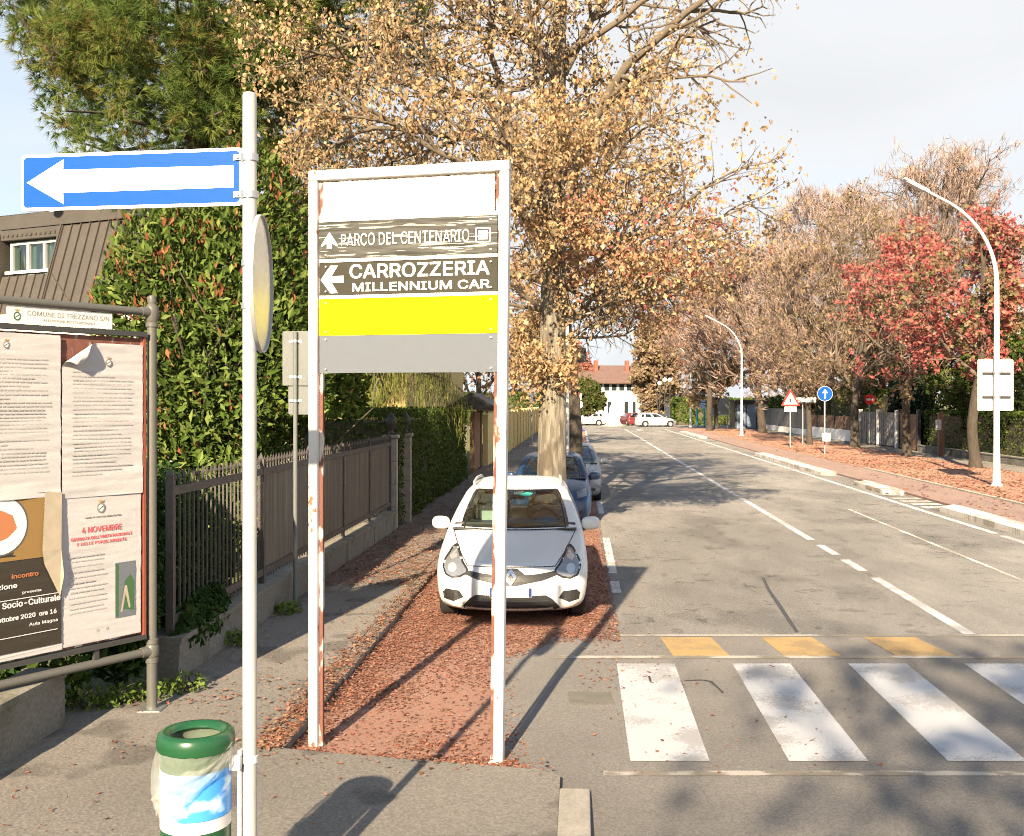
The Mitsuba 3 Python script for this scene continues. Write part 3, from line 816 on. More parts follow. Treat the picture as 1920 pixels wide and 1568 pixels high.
# -- the pine: boughs that carry clumps of needle tufts
def pine():
    rng = np.random.default_rng(17)
    base = np.array([-7.0, 23.5, 0])
    trunk = np.array([base + [0, 0, -0.1], base + [0.1, 0, 4], base + [0.0, 0.1, 8], base + [0.3, 0, 12], base + [0.3, 0, 16.5]])
    limbs, clumps = [], []
    c0 = base + np.array([0.2, 0, 11.7])
    for i in range(60):
        z = 7.0 + 9.6 * (i + rng.random()) / 60
        az = i * 2.4 + rng.normal(0, 0.25)
        R = 5.0 * math.sqrt(max(0.05, 1 - ((z - 11.3) / 6.0) ** 2)) * rng.uniform(0.72, 1.0)
        d = np.array([math.cos(az), math.sin(az), rng.uniform(-0.12, 0.25)])
        pts = [base + [0.1, 0, z]]
        for k in range(8):
            d = unit(d + rng.normal(0, 0.10, 3) + [0, 0, 0.03])
            pts.append(pts[-1] + d * R / 8)
        pts = np.array(pts)
        limbs.append(tube(pts, np.linspace(0.07, 0.018, 9), 6, False))
    # rounded puffs of needle tufts over the whole outside of the crown, open towards the stem
    for i in range(640):
        d = rng.normal(size=3)
        d /= np.linalg.norm(d)
        k = (0.80 + 0.42 * (meshkit.fbm(d * 2.2 + 5, 3, seed=4) - 0.5) * 2) * (1 - 0.45 * rng.random() ** 1.6)
        o = c0 + d * np.array([5.15, 4.7, 5.5]) * k
        if o[2] < 6.2:
            continue
        r = rng.uniform(0.34, 0.62)
        for s in range(9):
            e = rng.normal(size=3)
            e = unit(e + [0, 0, 0.35])
            clumps.append((o + e * np.array([r, r, r * 0.75]) * rng.uniform(0.6, 1.0), unit(e + d * 0.3)))
    P0, D0, L0 = [], [], []
    for o, d in clumps:
        for q in range(7):
            dd = unit(d * 0.8 + rng.normal(0, 0.75, 3))
            P0.append(o + dd * rng.uniform(0.02, 0.34))
            D0.append(dd)
    P0, D0 = np.array(P0), np.array(D0)
    n = 15
    pts, dirs = np.repeat(P0, n, 0), np.repeat(D0, n, 0) + rng.normal(0, 0.42, (len(P0) * n, 3))
    dirs /= np.linalg.norm(dirs, axis=1, keepdims=True)
    side = np.cross(dirs, rng.normal(size=dirs.shape))
    side /= np.linalg.norm(side, axis=1, keepdims=True)
    L = rng.uniform(0.14, 0.27, (len(pts), 1))
    v = np.stack([pts - side * 0.0075, pts + side * 0.0075, pts + dirs * L], 1).reshape(-1, 3)
    f = np.arange(len(v)).reshape(-1, 3)
    pal = np.array([(0.115, 0.170, 0.045), (0.155, 0.210, 0.055), (0.205, 0.240, 0.065), (0.085, 0.135, 0.04), (0.25, 0.20, 0.075)])
    w = np.repeat(rng.integers(0, 4, len(clumps) // 9 + 1), 9)[:len(clumps)]
    w[rng.random(len(clumps)) < 0.12] = 4
    col = np.repeat(np.repeat(pal[w], 7 * n, 0) * (1 + 0.15 * rng.normal(size=(len(pts), 1))), 3, 0)
    key = thing('pine_tree', 'tall green pine with rounded needle tufts rising behind the blue arrow sign', 'tree')
    obj('trunk', tube(trunk, [0.34, 0.3, 0.26, 0.18, 0.05], 12), 'm_bark', key, smooth=True)
    obj('branches', cat(limbs), 'm_bark', key, smooth=True)
    obj('crown', trimesh.Trimesh(v, f, process=False), 'm_leaf', key, color=np.clip(col, 0.004, 0.9))


pine()


# -- broad-leaved shrubs and hedges: leaves on and inside a lumpy shell
GREEN = [(0.065, 0.105, 0.022), (0.09, 0.14, 0.030), (0.125, 0.175, 0.042), (0.05, 0.082, 0.02), (0.16, 0.20, 0.055)]
LAUREL_RED = [(0.32, 0.115, 0.06), (0.26, 0.085, 0.05), (0.36, 0.18, 0.09)]


def shell(rng, n, c, r, lump=0.25, depth=0.35, seed=0, zmin=None):
    d = rng.normal(size=(n, 3))
    d /= np.linalg.norm(d, axis=1, keepdims=True)
    k = 1 - lump * 0.6 + lump * 1.2 * meshkit.fbm(d * 2.6 + seed, 3, seed=seed)
    k *= 1 - depth * rng.random(n) ** 2
    pts = np.array(c) + d * np.array(r) * k[:, None]
    if zmin is not None:
        ok = pts[:, 2] > zmin
        pts, d = pts[ok], d[ok]
    return pts, d


def photinia():
    rng = np.random.default_rng(23)
    P_, D_ = [], []
    lobes = [((-4.35, 15.6, 3.1), (1.65, 1.5, 2.85)), ((-3.75, 15.2, 2.9), (1.15, 1.2, 2.0)), ((-5.0, 15.2, 3.4), (0.95, 1.1, 1.9)), ((-3.9, 16.1, 4.4), (0.95, 1.1, 2.0)), ((-4.55, 15.3, 1.6), (1.5, 1.1, 1.6)),
             ((-3.2, 17.2, 3.1), (0.9, 1.2, 1.6)), ((-4.6, 16.6, 4.3), (1.25, 1.2, 1.75))]
    for i, (c, r) in enumerate(lobes):
        p, d = shell(rng, 6800, c, r, 0.32, 0.38, i + 1, 0.4)
        fence = -3.70 + SLOPE * p[:, 1]
        ok = ~((p[:, 0] > fence - 0.70) & (p[:, 2] < 2.3))
        P_.append(p[ok])
        D_.append(d[ok])
    p, d = np.vstack(P_), np.vstack(D_)
    up = d * 0.9 + [0, 0, 0.45]
    red = rng.random(len(p)) < 0.018 + 0.30 * (p[:, 2] > 3.6) * (meshkit.noise(p * 3.2, 4) > 0.66) + 0.22 * (p[:, 0] < -4.4) * (meshkit.noise(p * 3.2, 4) > 0.58)
    m1, c1 = leaf_cloud(p[~red], 0.125, GREEN, rng, normal=up[~red], aspect=0.42, fold=0.16, axis=d[~red] * 0.55 + [0, 0, 0.25] + rng.normal(0, 0.45, (int((~red).sum()), 3)))
    m2, c2 = leaf_cloud(p[red] + d[red] * 0.06, 0.105, LAUREL_RED, rng, normal=d[red], aspect=0.36, fold=0.16, axis=d[red] * 0.7 + [0, 0, 0.9])
    t = Tree(7)
    for i in range(9):
        t.limb((-4.4 + rng.normal(0, 0.35), 15.5 + rng.normal(0, 0.3), 0.05), (rng.normal(0, 0.25), rng.normal(0, 0.2), 1), 3.8, 0.04, 1, dict(max=2, step=[0.4] * 3, wob=[0.08] * 3, up=[0.3] * 3, taper=[0.4] * 3, kids=[0, 6], **{'from': [0.2] * 3}, spread=[40] * 3, ratio=[0.5] * 3, rr=[0.6] * 3))
    key = thing('laurel_shrub', 'big glossy green shrub with red new shoots behind the iron fence', 'shrub')
    obj('stems', t.mesh(0, 9), 'm_bark', key)
    obj('foliage', cat([m1, m2]), 'm_leaf_glossy', key, color=np.vstack([c1, c2]))


photinia()


def box_hedge(name, label, v0, v1, y0, y1, z0, z1, n, size, pal, seed, wob=0.10, group=None):
    """A clipped hedge along the street: leaves over a wavy block with stems inside."""
    rng = np.random.default_rng(seed)
    A = np.array([(y1 - y0) * (z1 - z0), (y1 - y0) * (z1 - z0), (v1 - v0) * (y1 - y0), (v1 - v0) * (z1 - z0), (v1 - v0) * (z1 - z0)])
    w = A * [1.0, 0.25, 1.0, 1.0, 0.4]
    face = rng.choice(5, n, p=w / w.sum())
    a, b = rng.random(n), rng.random(n)
    v = np.select([face == 0, face == 1, face == 2, face >= 3], [np.full(n, v1), np.full(n, v0), v0 + a * (v1 - v0), v0 + a * (v1 - v0)])
    y = np.select([face <= 1, face == 2, face == 3, face == 4], [y0 + a * (y1 - y0), y0 + b * (y1 - y0), np.full(n, y0), np.full(n, y1)])
    z = np.select([face == 2, face != 2], [np.full(n, z1), z0 + b * (z1 - z0)])
    nv = np.select([face == 0, face == 1], [1.0, -1.0], 0.0)
    ny = np.select([face == 3, face == 4], [-1.0, 1.0], 0.0)
    nz = (face == 2) * 1.0
    nn = np.stack([nv, ny, nz], 1)
    p = np.stack([v + SLOPE * y, y, z], 1)
    p += nn * (wob * 2 * (meshkit.fbm(p * 0.9, 3, seed=seed) - 0.5) - 0.16 * rng.random(n) ** 2)[:, None]
    m, c = leaf_cloud(p, size, pal, rng, normal=nn + [0, 0, 0.3], aspect=0.6)
    key = thing(name, label, 'hedge', group)
    st = [tube([P(vv, yy, z0 - 0.1), P(vv + rng.normal(0, 0.08), yy, z0 + 0.55 * (z1 - z0)), P(vv + rng.normal(0, 0.12), yy, z1 - 0.15)], [0.03, 0.022, 0.01], 5) for yy in np.arange(y0 + 0.2, y1, 0.5) for vv in [(v0 + v1) / 2]]
    core = along(v0 + 0.22, v1 - 0.22, y0 + 0.22, y1 - 0.22, z0, z1 - 0.25)
    obj('stems', cat(st + [core]), 'm_hedge_core', key)
    obj('foliage', m, 'm_leaf', key, color=c)
    return key


mat('m_hedge_core', (0.10, 0.085, 0.055), 1.0)
HEDGE = [(0.075, 0.12, 0.028), (0.11, 0.16, 0.04), (0.15, 0.19, 0.05), (0.058, 0.09, 0.025)]
box_hedge('clipped_hedge', 'clipped green hedge between the stone gate pillars and the small dark roof', -5.6, -3.55, 20.6, 33.5, 0.05, 2.35, 26000, 0.075, HEDGE, 31)
box_hedge('clipped_hedge', 'long clipped hedge on a low wall at the right edge', 17.15, 18.9, 36.5, 53.3, 0.35, 2.1, 22000, 0.10, HEDGE, 32)
box_hedge('clipped_hedge', 'tall green hedge behind the low white wall and wooden fence', 19.0, 20.6, 62.0, 100.0, 0.0, 3.3, 20000, 0.15, HEDGE, 33, wob=0.35)


# -- ivy on the fence in the shade of the notice board, weeds at the wall foot, hanging conifer, dark cypresses
def blob_plant(name, label, category, lobes, n, size, pal, seed, aspect=0.6, matk='m_leaf', depth=0.5, zmin=0.05, axis=None, group=None):
    rng = np.random.default_rng(seed)
    ps, ds = zip(*[shell(rng, n, c, r, 0.35, depth, seed + i, zmin) for i, (c, r) in enumerate(lobes)])
    p, d = np.vstack(ps), np.vstack(ds)
    m, c = leaf_cloud(p, size, pal, rng, normal=d + [0, 0, 0.3], aspect=aspect, axis=axis)
    key = thing(name, label, category, group)
    st = []
    for (cc, r) in lobes:
        cc, r = np.array(cc), np.array(r)
        for k in range(4):
            st.append(tube([(cc[0] + rng.normal(0, 0.1 * r[0]), cc[1], max(zmin - 0.05, cc[2] - r[2])), cc + rng.normal(0, 0.2, 3) * r, cc + rng.normal(0, 0.3, 3) * r + [0, 0, r[2] * 0.5]], [0.015, 0.01, 0.004], 4))
    obj('stems', cat(st), 'm_bark', key)
    obj('foliage', m, matk, key, color=c)
    return key


IVY = [(0.035, 0.075, 0.024), (0.055, 0.10, 0.03), (0.08, 0.13, 0.04), (0.028, 0.055, 0.02)]
blob_plant('ivy', 'dark green ivy hanging over the fence and wall right of the notice board', 'shrub', [((-3.36, 10.4, 1.05), (0.30, 0.85, 0.85)), ((-3.28, 11.4, 0.95), (0.28, 0.75, 0.75)), ((-3.42, 9.6, 1.1), (0.34, 0.6, 0.9)), ((-2.98, 10.2, 0.45), (0.16, 0.8, 0.28)), ((-3.3, 9.0, 0.75), (0.3, 0.35, 0.6))], 3000, 0.075, IVY, 91)
blob_plant('ivy', 'green undergrowth filling the gap between the two garden walls', 'shrub', [((-3.85, 8.6, 0.5), (0.55, 0.5, 0.5)), ((-4.2, 8.4, 0.8), (0.5, 0.6, 0.8)), ((-4.5, 7.6, 0.75), (0.4, 0.7, 0.55))], 1500, 0.08, IVY + GREEN[:2], 92)
WEED = [(0.10, 0.17, 0.03), (0.15, 0.22, 0.05), (0.20, 0.24, 0.07)]
for i, (lb, spots) in enumerate([('low bright weeds along the foot of the left garden wall', [(-3.78, 6.9), (-3.8, 6.4), (-3.72, 7.25)]), ('bright weeds at the foot of the notice board post', [(-3.15, 8.55), (-2.95, 8.75), (-3.35, 8.45), (-2.72, 8.95)]),
                                 ('weeds under the fence wall right of the ivy', [(-2.55, 12.2), (-2.75, 10.6)])]):
    blob_plant('weeds', lb, 'weeds', [((x, y, KH + 0.05), (0.16, 0.16, 0.10)) for x, y in spots], 160, 0.05, WEED, 95 + i, zmin=KH)


def weeping():
    rng = np.random.default_rng(37)
    base = np.array([-3.3, 27.0, 0])
    t = Tree(8)
    t.limb(base, (0.05, 0, 1), 6.2, 0.16, 0, dict(max=1, step=[0.5, 0.3], wob=[0.04, 0.12], up=[0.1, -0.9], taper=[0.4, 0.3], kids=[26], **{'from': [0.45]}, spread=[75], ratio=[0.42], rr=[0.25]))
    V, C = [], []
    pal = np.array([(0.15, 0.17, 0.045), (0.19, 0.20, 0.06), (0.11, 0.14, 0.04), (0.24, 0.22, 0.08)])
    for pts, dirs in t.tips:
        for p in pts:
            for s in range(7):
                o = p + rng.normal(0, 0.10, 3)
                L = rng.uniform(0.5, 1.4)
                d = np.array([rng.normal(0, 0.06), rng.normal(0, 0.06), -1])
                w = np.array([0.012, 0, 0])
                for k in range(6):
                    q = o + d * L * k / 6 + rng.normal(0, 0.015, 3)
                    V += [q - w, q + w, q + d * L / 5 + rng.normal(0, 0.02, 3)]
                    C += [pal[rng.integers(4)]] * 3
    key = thing('weeping_tree', 'green weeping tree with hanging fronds seen under the sign frame', 'tree')
    obj('trunk', t.mesh(0, 0), 'm_bark', key, smooth=True)
    obj('branches', t.mesh(1, 9), 'm_twig', key, smooth=True)
    obj('crown', trimesh.Trimesh(np.array(V), np.arange(len(V)).reshape(-1, 3), process=False), 'm_leaf', key, color=np.array(C))


weeping()
CYP = [(0.018, 0.042, 0.035), (0.028, 0.055, 0.042), (0.04, 0.07, 0.05)]
blob_plant('cypress', 'left one of the two dark bluish cypresses behind the red trees', 'tree', [((22.0, 60.0, 2.4), (0.85, 0.8, 2.5)), ((22.0, 60.0, 1.2), (0.95, 0.9, 1.3))], 3000, 0.16, CYP, 98)
blob_plant('cypress', 'right one of the two dark bluish cypresses behind the red trees', 'tree', [((23.1, 60.5, 2.4), (0.85, 0.8, 2.6)), ((23.1, 60.5, 1.2), (0.95, 0.9, 1.3))], 3000, 0.16, CYP, 99)
blob_plant('garden_shrub', 'dark green shrubs between the fence and the yellow house', 'shrub', [((-3.9, 18.2, 1.3), (0.7, 1.4, 1.3)), ((-4.6, 16.6, 1.6), (1.0, 1.2, 1.6)), ((-3.8, 21.5, 2.2), (0.8, 0.8, 1.5))], 2500, 0.09, GREEN + IVY, 94)

# ------------------------------------------------------------------ left side: walls, fence, gate pillars
def wall_run(name, label, v0, v1, y0, y1, h, step, seed, piece='wall_block', category='wall', group=None):
    rng = np.random.default_rng(seed)
    key = thing(name, label, category, group)
    y = y0
    while y < y1 - 0.05:
        e = min(y + step * rng.uniform(0.85, 1.15), y1)
        d = rng.normal(0, 0.006)
        m = along(v0 + d, v1 + d, y, e - 0.012, -0.05, h)
        m = m.subdivide_to_size(0.25)
        m.vertices = m.vertices + (meshkit.fbm(np.asarray(m.vertices) * 3.0, 3, seed=seed)[:, None] - 0.5) * 0.03
        obj(piece, m, 'm_wall', key)
        obj('coping', along(v0 - 0.02 + d, v1 + 0.025 + d, y, e - 0.008, h + 0.002, h + 0.05), 'm_wall', key)
        y = e
    return key


wall_run('garden_wall', 'low stained garden wall below the notice board at the left edge', -4.16, -3.88, 1.6, 8.05, 0.45, 1.3, 3)
fence = wall_run('iron_fence', 'dark iron fence with spear tips on a low wall before the big shrub', -3.78, -3.50, 9.3, 20.3, 0.40, 1.6, 4, category='fence')
for y in (9.4, 12.1, 14.2, 16.2, 18.2, 20.2):
    obj('post', cat([along(-3.645, -3.580, y - 0.025, y + 0.025, 0.45, 1.86), cyl(P(-3.62, y, 1.86), P(-3.62, y, 1.93), 0.035, 0.004, 8)]), 'm_iron', fence)
obj('top_rail', along(-3.611, -3.585, 9.4, 20.2, 1.68, 1.755), 'm_iron', fence)
obj('bottom_rail', along(-3.611, -3.585, 9.4, 20.2, 0.545, 0.62), 'm_iron', fence)
y = 9.53
while y < 20.15:
    b = along(-3.632, -3.616, y - 0.008, y + 0.008, 0.50, 1.80)
    t = tube([P(-3.624, y, 1.80), P(-3.624, y, 1.83), P(-3.624, y, 1.90)], [0.007, 0.018, 0.001], 4)
    obj('bar', cat([b, t]), 'm_iron', fence)
    y += 0.118
for y0, y1 in ((12.13, 14.17), (14.23, 16.17), (16.23, 18.17), (18.23, 20.1)):
    obj('reed_panel', along(-3.606, -3.603, y0, y1, 0.625, 1.675).subdivide_to_size(0.4), 'm_reed', fence)

for i, (v, y, lb) in enumerate([(-3.64, 20.5, 'stone gate pillar with an urn finial at the end of the iron fence'), (-3.55, 21.6, 'further stone gate pillar with an urn finial beside the clipped hedge')]):
    k = thing('gate_pillar', lb, 'pillar', None)
    z = 0.05
    for j in range(4):
        obj('stone_block', rbox(*(P(v, y)[0] + np.array([-0.125, 0.125])), y - 0.125, y + 0.125, z, z + 0.435, 0.012, 8), 'm_stone', k)
        z += 0.44
    obj('cap', rbox(*(P(v, y)[0] + np.array([-0.16, 0.16])), y - 0.16, y + 0.16, z, z + 0.07, 0.02, 8), 'm_stone', k)
    obj('finial', lathe([(0, 0), (0.09, 0.0), (0.05, 0.06), (0.035, 0.10), (0.11, 0.20), (0.125, 0.29), (0.07, 0.36), (0.03, 0.42), (0, 0.45)], 14, P(v, y, z + 0.07)), 'm_dark', k, smooth=True)

# ------------------------------------------------------------------ house with the seamed mansard roof, far left
MH = frame((-12.26, 28.5, 0), (0.9, -0.43, 0))
house = thing('house', 'house with brown seamed mansard roof and white dormer window at the left edge', 'house')
obj('wall', tf(bx(-9, 4.2, 0, 4.85, -9, 0.55), MH), 'm_plaster', house)
roof = obj('roof', tf(cat([bx(-9, 4.2, 7.22, 7.60, -0.9, 0.10), bx(-9, -1.87, 4.86, 7.20, -1.2, -0.32), bx(0.37, 4.2, 4.86, 7.20, -1.2, -0.32)]), MH), 'm_seam_roof', house)
top = np.array([(-9, 7.61, 0.1), (4.2, 7.61, 0.1), (4.2, 8.5, -4.5), (-9, 8.5, -4.5), (-9, 7.61, -9), (4.2, 7.61, -9)])
obj('upper_roof', tf(trimesh.Trimesh(top, np.array([[0, 1, 2], [0, 2, 3], [3, 2, 5], [3, 5, 4], [1, 5, 2], [0, 3, 4]]), process=False), MH), 'm_seam_roof', house)
sl = math.atan2(0.75, 2.4)
MS = MH @ trimesh.transformations.translation_matrix((0, 7.20, 0.03)) @ trimesh.transformations.rotation_matrix(-sl, (1, 0, 0))
x = -8.8
while x < 4.1:
    inside = -1.86 < x + 0.16 < 0.36
    if not inside:
        obj('roof__panel', tf(cat([bx(x, x + 0.315, -2.51, 0, -0.03, 0.0), bx(x - 0.012, x + 0.012, -2.51, 0, -0.002, 0.05)]), MS), 'm_seam_roof', house)
    else:
        obj('roof__panel', tf(cat([bx(x, x + 0.315, -2.51, -1.22, -0.36, -0.33), bx(x - 0.012, x + 0.012, -2.51, -1.22, -0.33, -0.285)]), MS), 'm_seam_roof', house)
    x += 0.33
for a in (-1.90, 0.36):
    obj('dormer_cheek', tf(bx(a, a + 0.05, -2.53, 0.0, -0.62, 0.07), MS), 'm_seam_roof', house)
obj('dormer_head', tf(bx(-1.85, 0.36, 6.92, 7.19, -0.5, 0.12), MH), 'm_seam_roof', house)
for k in range(12):
    obj('dentil', tf(bx(-1.80 + k * 0.178, -1.72 + k * 0.178, 7.0, 7.06, 0.121, 0.15), MH), 'm_seam_roof', house)
win = obj('window', tf(cat([bx(-1.78, 0.30, 6.0, 6.08, -0.20, 0.06), bx(-1.70, 0.22, 6.80, 6.87, -0.20, -0.05)] + [bx(a - 0.04, a + 0.04, 6.08, 6.80, -0.20, -0.05) for a in (-1.66, -1.02, -0.40, 0.18)]), MH), 'm_white', house)
for a0, a1 in ((-1.62, -1.06), (-0.98, -0.44), (-0.36, 0.14)):
    obj('window__pane', tf(bx(a0, a1, 6.08, 6.80, -0.14, -0.13), MH), 'm_glass', house)
    obj('window__curtain', tf(cat([bx(a0 + 0.02, a0 + 0.14, 6.08, 6.80, -0.20, -0.185), bx(a1 - 0.12, a1 - 0.02, 6.08, 6.80, -0.20, -0.185)]), MH), 'm_curtain', house)
obj('window__room_wall', tf(bx(-1.8, 0.3, 6.0, 6.9, -0.6, -0.5), MH), 'm_plaster', house)
ch = obj('chimney', tf(cat([bx(-2.75, -1.80, 7.6, 8.55, -3.0, -2.0)]), MH), 'm_grey_paint', house)
obj('chimney__cap', tf(cat([bx(-2.8, -1.75, 8.56, 8.66, -3.05, -1.95), bx(-2.7, -1.85, 8.66, 8.86, -2.9, -2.1), bx(-2.6, -1.95, 8.86, 8.98, -2.8, -2.2)]), MH), 'm_dark', house)
obj('chimney', tf(bx(-1.62, -1.15, 7.6, 8.16, -2.0, -1.4), MH), 'm_wall', house)
d = lathe([(0, 0), (0.12, 0.012), (0.2, 0.045), (0.21, 0.052), (0.12, 0.02), (0, 0.008)], 20)
obj('satellite_dish', cat([tf(d, MH @ trimesh.transformations.translation_matrix((0.36, 7.72, 0.3))), tf(tube([(0.36, 7.70, 0.28), (0.2, 7.5, 0.15), (0.1, 7.61, 0.0)], 0.012, 6), MH)]), 'm_white', house)
mast = obj('antenna', tf(cat([cyl((0.55, 7.6, -0.4), (0.55, 10.4, -0.4), 0.018, 0.012, 6), bx(0.2, 0.95, 9.28, 9.295, -0.41, -0.39)] + [bx(0.25 + 0.1 * k, 0.26 + 0.1 * k, 9.14, 9.42, -0.41, -0.39) for k in range(7)]), MH), 'm_grey_paint', house)

# yellow house and pale wall seen through the gaps
def small_house(name, label, M, w, h, dpt, wallmat, wins, roofh=1.4, over=0.4, roofmat='m_tile_roof'):
    k = thing(name, label, 'house')
    obj('wall', tf(bx(-w / 2, w / 2, 0, h, -dpt, 0), M), wallmat, k)
    v = np.array([(-w / 2 - over, h, over), (w / 2 + over, h, over), (w / 2 + over, h, -dpt - over), (-w / 2 - over, h, -dpt - over), (-w / 2 + dpt / 2.4, h + roofh, -dpt / 2), (w / 2 - dpt / 2.4, h + roofh, -dpt / 2)]) + [0, 0.012, 0]
    f = np.array([[0, 1, 5], [0, 5, 4], [1, 2, 5], [2, 3, 4], [2, 4, 5], [3, 0, 4], [0, 2, 1], [0, 3, 2]])
    r = obj('roof', tf(trimesh.Trimesh(v, f, process=False), M), roofmat, k)
    obj('gutter', tf(cat([bx(-w / 2 - over, w / 2 + over, h - 0.10, h + 0.005, over + 0.002, over + 0.10)]), M), 'm_dark', k)
    for (x0, x1, z0, z1) in wins:
        q = obj('window', tf(cat([bx(x0 - 0.08, x0, z0, z1, 0.004, 0.05), bx(x1, x1 + 0.08, z0, z1, 0.004, 0.05), bx(x0 - 0.12, x1 + 0.12, z0 - 0.08, z0, 0.004, 0.09), bx(x0 - 0.08, x1 + 0.08, z1, z1 + 0.08, 0.004, 0.05)]), M), 'm_shutter', k)
        obj(q.split('__', 1)[1] + '__pane', tf(bx(x0, x1, z0, z1, 0.004, 0.012), M), 'm_window_dark', k)
    return k


small_house('house', 'yellow house seen through the shrubs left of the gate pillars', frame((-7.6, 33.0, 0), (0.98, -0.2, 0)), 9.0, 5.0, 7.0, 'm_plaster_yellow', [(-2, -1, 1.0, 2.2), (1.2, 2.2, 1.0, 2.2), (-2, -1, 3.4, 4.6), (1.2, 2.2, 3.4, 4.6)])
k = thing('gate_roof', 'small dark pitched roof over a garden gate past the clipped hedge', 'gate')
for y in (37.2, 39.8):
    obj('post', along(-3.85, -3.68, y, y + 0.16, 0.05, 2.2), 'm_wood', k)
a = np.array([P(-4.6, 36.6, 2.25), P(-3.75, 36.6, 2.75), P(-2.9, 36.6, 2.25), P(-4.6, 40.6, 2.25), P(-3.75, 40.6, 2.75), P(-2.9, 40.6, 2.25)])
a = np.vstack([a, a + [0, 0, 0.10]])
hull = trimesh.Trimesh(a, process=False).convex_hull
obj('roof', hull, 'm_dark', k)
obj('door', along(-3.80, -3.74, 37.4, 39.78, 0.1, 2.15), 'm_wood', k)
wk = thing('garden_wall', 'pale yellow garden wall beyond the hedge beside the parked cars', 'wall')
y = 41.0
while y < 92:
    obj('wall_panel', along(-3.75, -3.55, y, y + 2.9, 0.05, 2.05), 'm_plaster_yellow', wk)
    obj('post', along(-3.80, -3.50, y + 2.905, y + 3.195, 0.05, 2.12), 'm_plaster_yellow', wk)
    y += 3.2

# ------------------------------------------------------------------ municipal notice board
NB = frame((-2.835, 8.40, 0), (0.562, 0.827, 0))
board = thing('notice_board', 'municipal notice board with torn posters on grey olive tube posts', 'notice board')


def tube_post(a):
    prof = [(0, KH), (0.040, KH), (0.040, 0.45), (0.048, 0.455), (0.048, 0.49), (0.040, 0.495), (0.052, 0.51), (0.056, 0.547), (0.052, 0.585), (0.040, 0.60), (0.048, 0.605), (0.048, 0.64), (0.037, 0.645),
            (0.036, 3.09), (0.047, 3.095), (0.047, 3.125), (0.038, 3.13), (0.050, 3.16), (0.055, 3.21), (0.050, 3.25), (0.030, 3.275), (0.036, 3.30), (0.032, 3.335), (0.015, 3.345), (0, 3.347)]
    m = lathe(prof, 20)
    o = (NB @ np.array([a, 0, 0, 1]))[:3]
    m.apply_translation((o[0], o[1], 0))
    return m


for a in (0.0, -1.86):
    pk = obj('post', tube_post(a), 'm_olive_paint', board, smooth=40)
    obj(pk.split('__', 1)[1] + '__base_plate', tf(ext(rrect(a - 0.09, a + 0.09, -0.09, 0.09, 0.01), 0.012), np.array(trimesh.transformations.translation_matrix((-2.835 + 0.562 * a, 8.40 + 0.827 * a, KH)))), 'm_steel', board)
for z, r in ((3.21, 0.030), (0.547, 0.032)):
    obj('rail', tf(cat([cyl((-1.83, z, 0), (-0.03, z, 0), r, r, 18), cyl((-0.10, z, 0), (-0.04, z, 0), r + 0.007, r + 0.012, 18)]), NB), 'm_olive_paint', board, smooth=30)
obj('back_panel', tf(bx(-1.76, -0.095, 0.70, 3.00, -0.025, 0.0), NB), 'm_rust', board)
mat('m_redbrown', (0.23, 0.062, 0.038), 0.6)
obj('side_trim', tf(cat([bx(-0.094, -0.070, 0.69, 3.01, -0.035, 0.022)]), NB), 'm_redbrown', board)
obj('side_trim', tf(bx(-1.785, -1.761, 0.69, 3.01, -0.035, 0.022), NB), 'm_redbrown', board)
obj('top_trim', tf(bx(-1.785, -0.070, 3.012, 3.05, -0.04, 0.035), NB), 'm_dark', board)
obj('bottom_trim', tf(bx(-1.785, -0.070, 0.655, 0.688, -0.04, 0.03), NB), 'm_dark', board)
for a in (-0.5, -1.3):
    obj('bracket', tf(cat([bx(a - 0.02, a + 0.02, 0.545, 0.66, -0.015, 0.015), bx(a - 0.02, a + 0.02, 3.05, 3.21, -0.03, -0.012)]), NB), 'm_dark', board)


def crest(x, y, s, z):
    """A small town crest: wreathed shield under a crown."""
    rim = affinity.scale(Point(0, 0).buffer(0.5, quad_segs=8), 0.86, 1.0)
    inner = affinity.scale(rim, 0.68, 0.68)
    crown = Polygon([(-0.2, 0.55), (0.2, 0.55), (0.27, 0.82), (0.12, 0.70), (0, 0.85), (-0.12, 0.70), (-0.27, 0.82)])
    M = np.diag([s, s, 1, 1.0])
    M[:3, 3] = (x, y, z)
    return (tf(ext(rim.difference(inner), 0.002), M), tf(ext(inner, 0.0012), M), tf(ext(crown, 0.002), M), tf(ext(affinity.rotate(sbox(-0.28, -0.06, 0.28, 0.06), 35), 0.0022), M))


hp = obj('header_plate', tf(bx(-1.20, -0.362, 3.055, 3.175, -0.005, 0.004), NB), 'm_white_matt', board, label='white header plate with the town crest')
hp = hp.split('__', 1)[1]
for m, mt in zip(crest(-1.125, 3.105, 0.062, 0.0045), ('m_green_print', 'm_sign_white', 'm_gold_print', 'm_green_print')):
    obj(hp + '__crest', tf(m, NB), mt, board)
for q in (text('COMUNE DI TREZZANO S/N', 0.033, 0.0015, -1.05, 3.115, 0.0045, width=0.66), text('AFFISSIONI ISTITUZIONALI', 0.016, 0.0015, -0.93, 3.08, 0.0045, width=0.42)):
    obj(hp + '__lettering', tf(q, NB), 'm_grey_print', board)

rngp = np.random.default_rng(77)


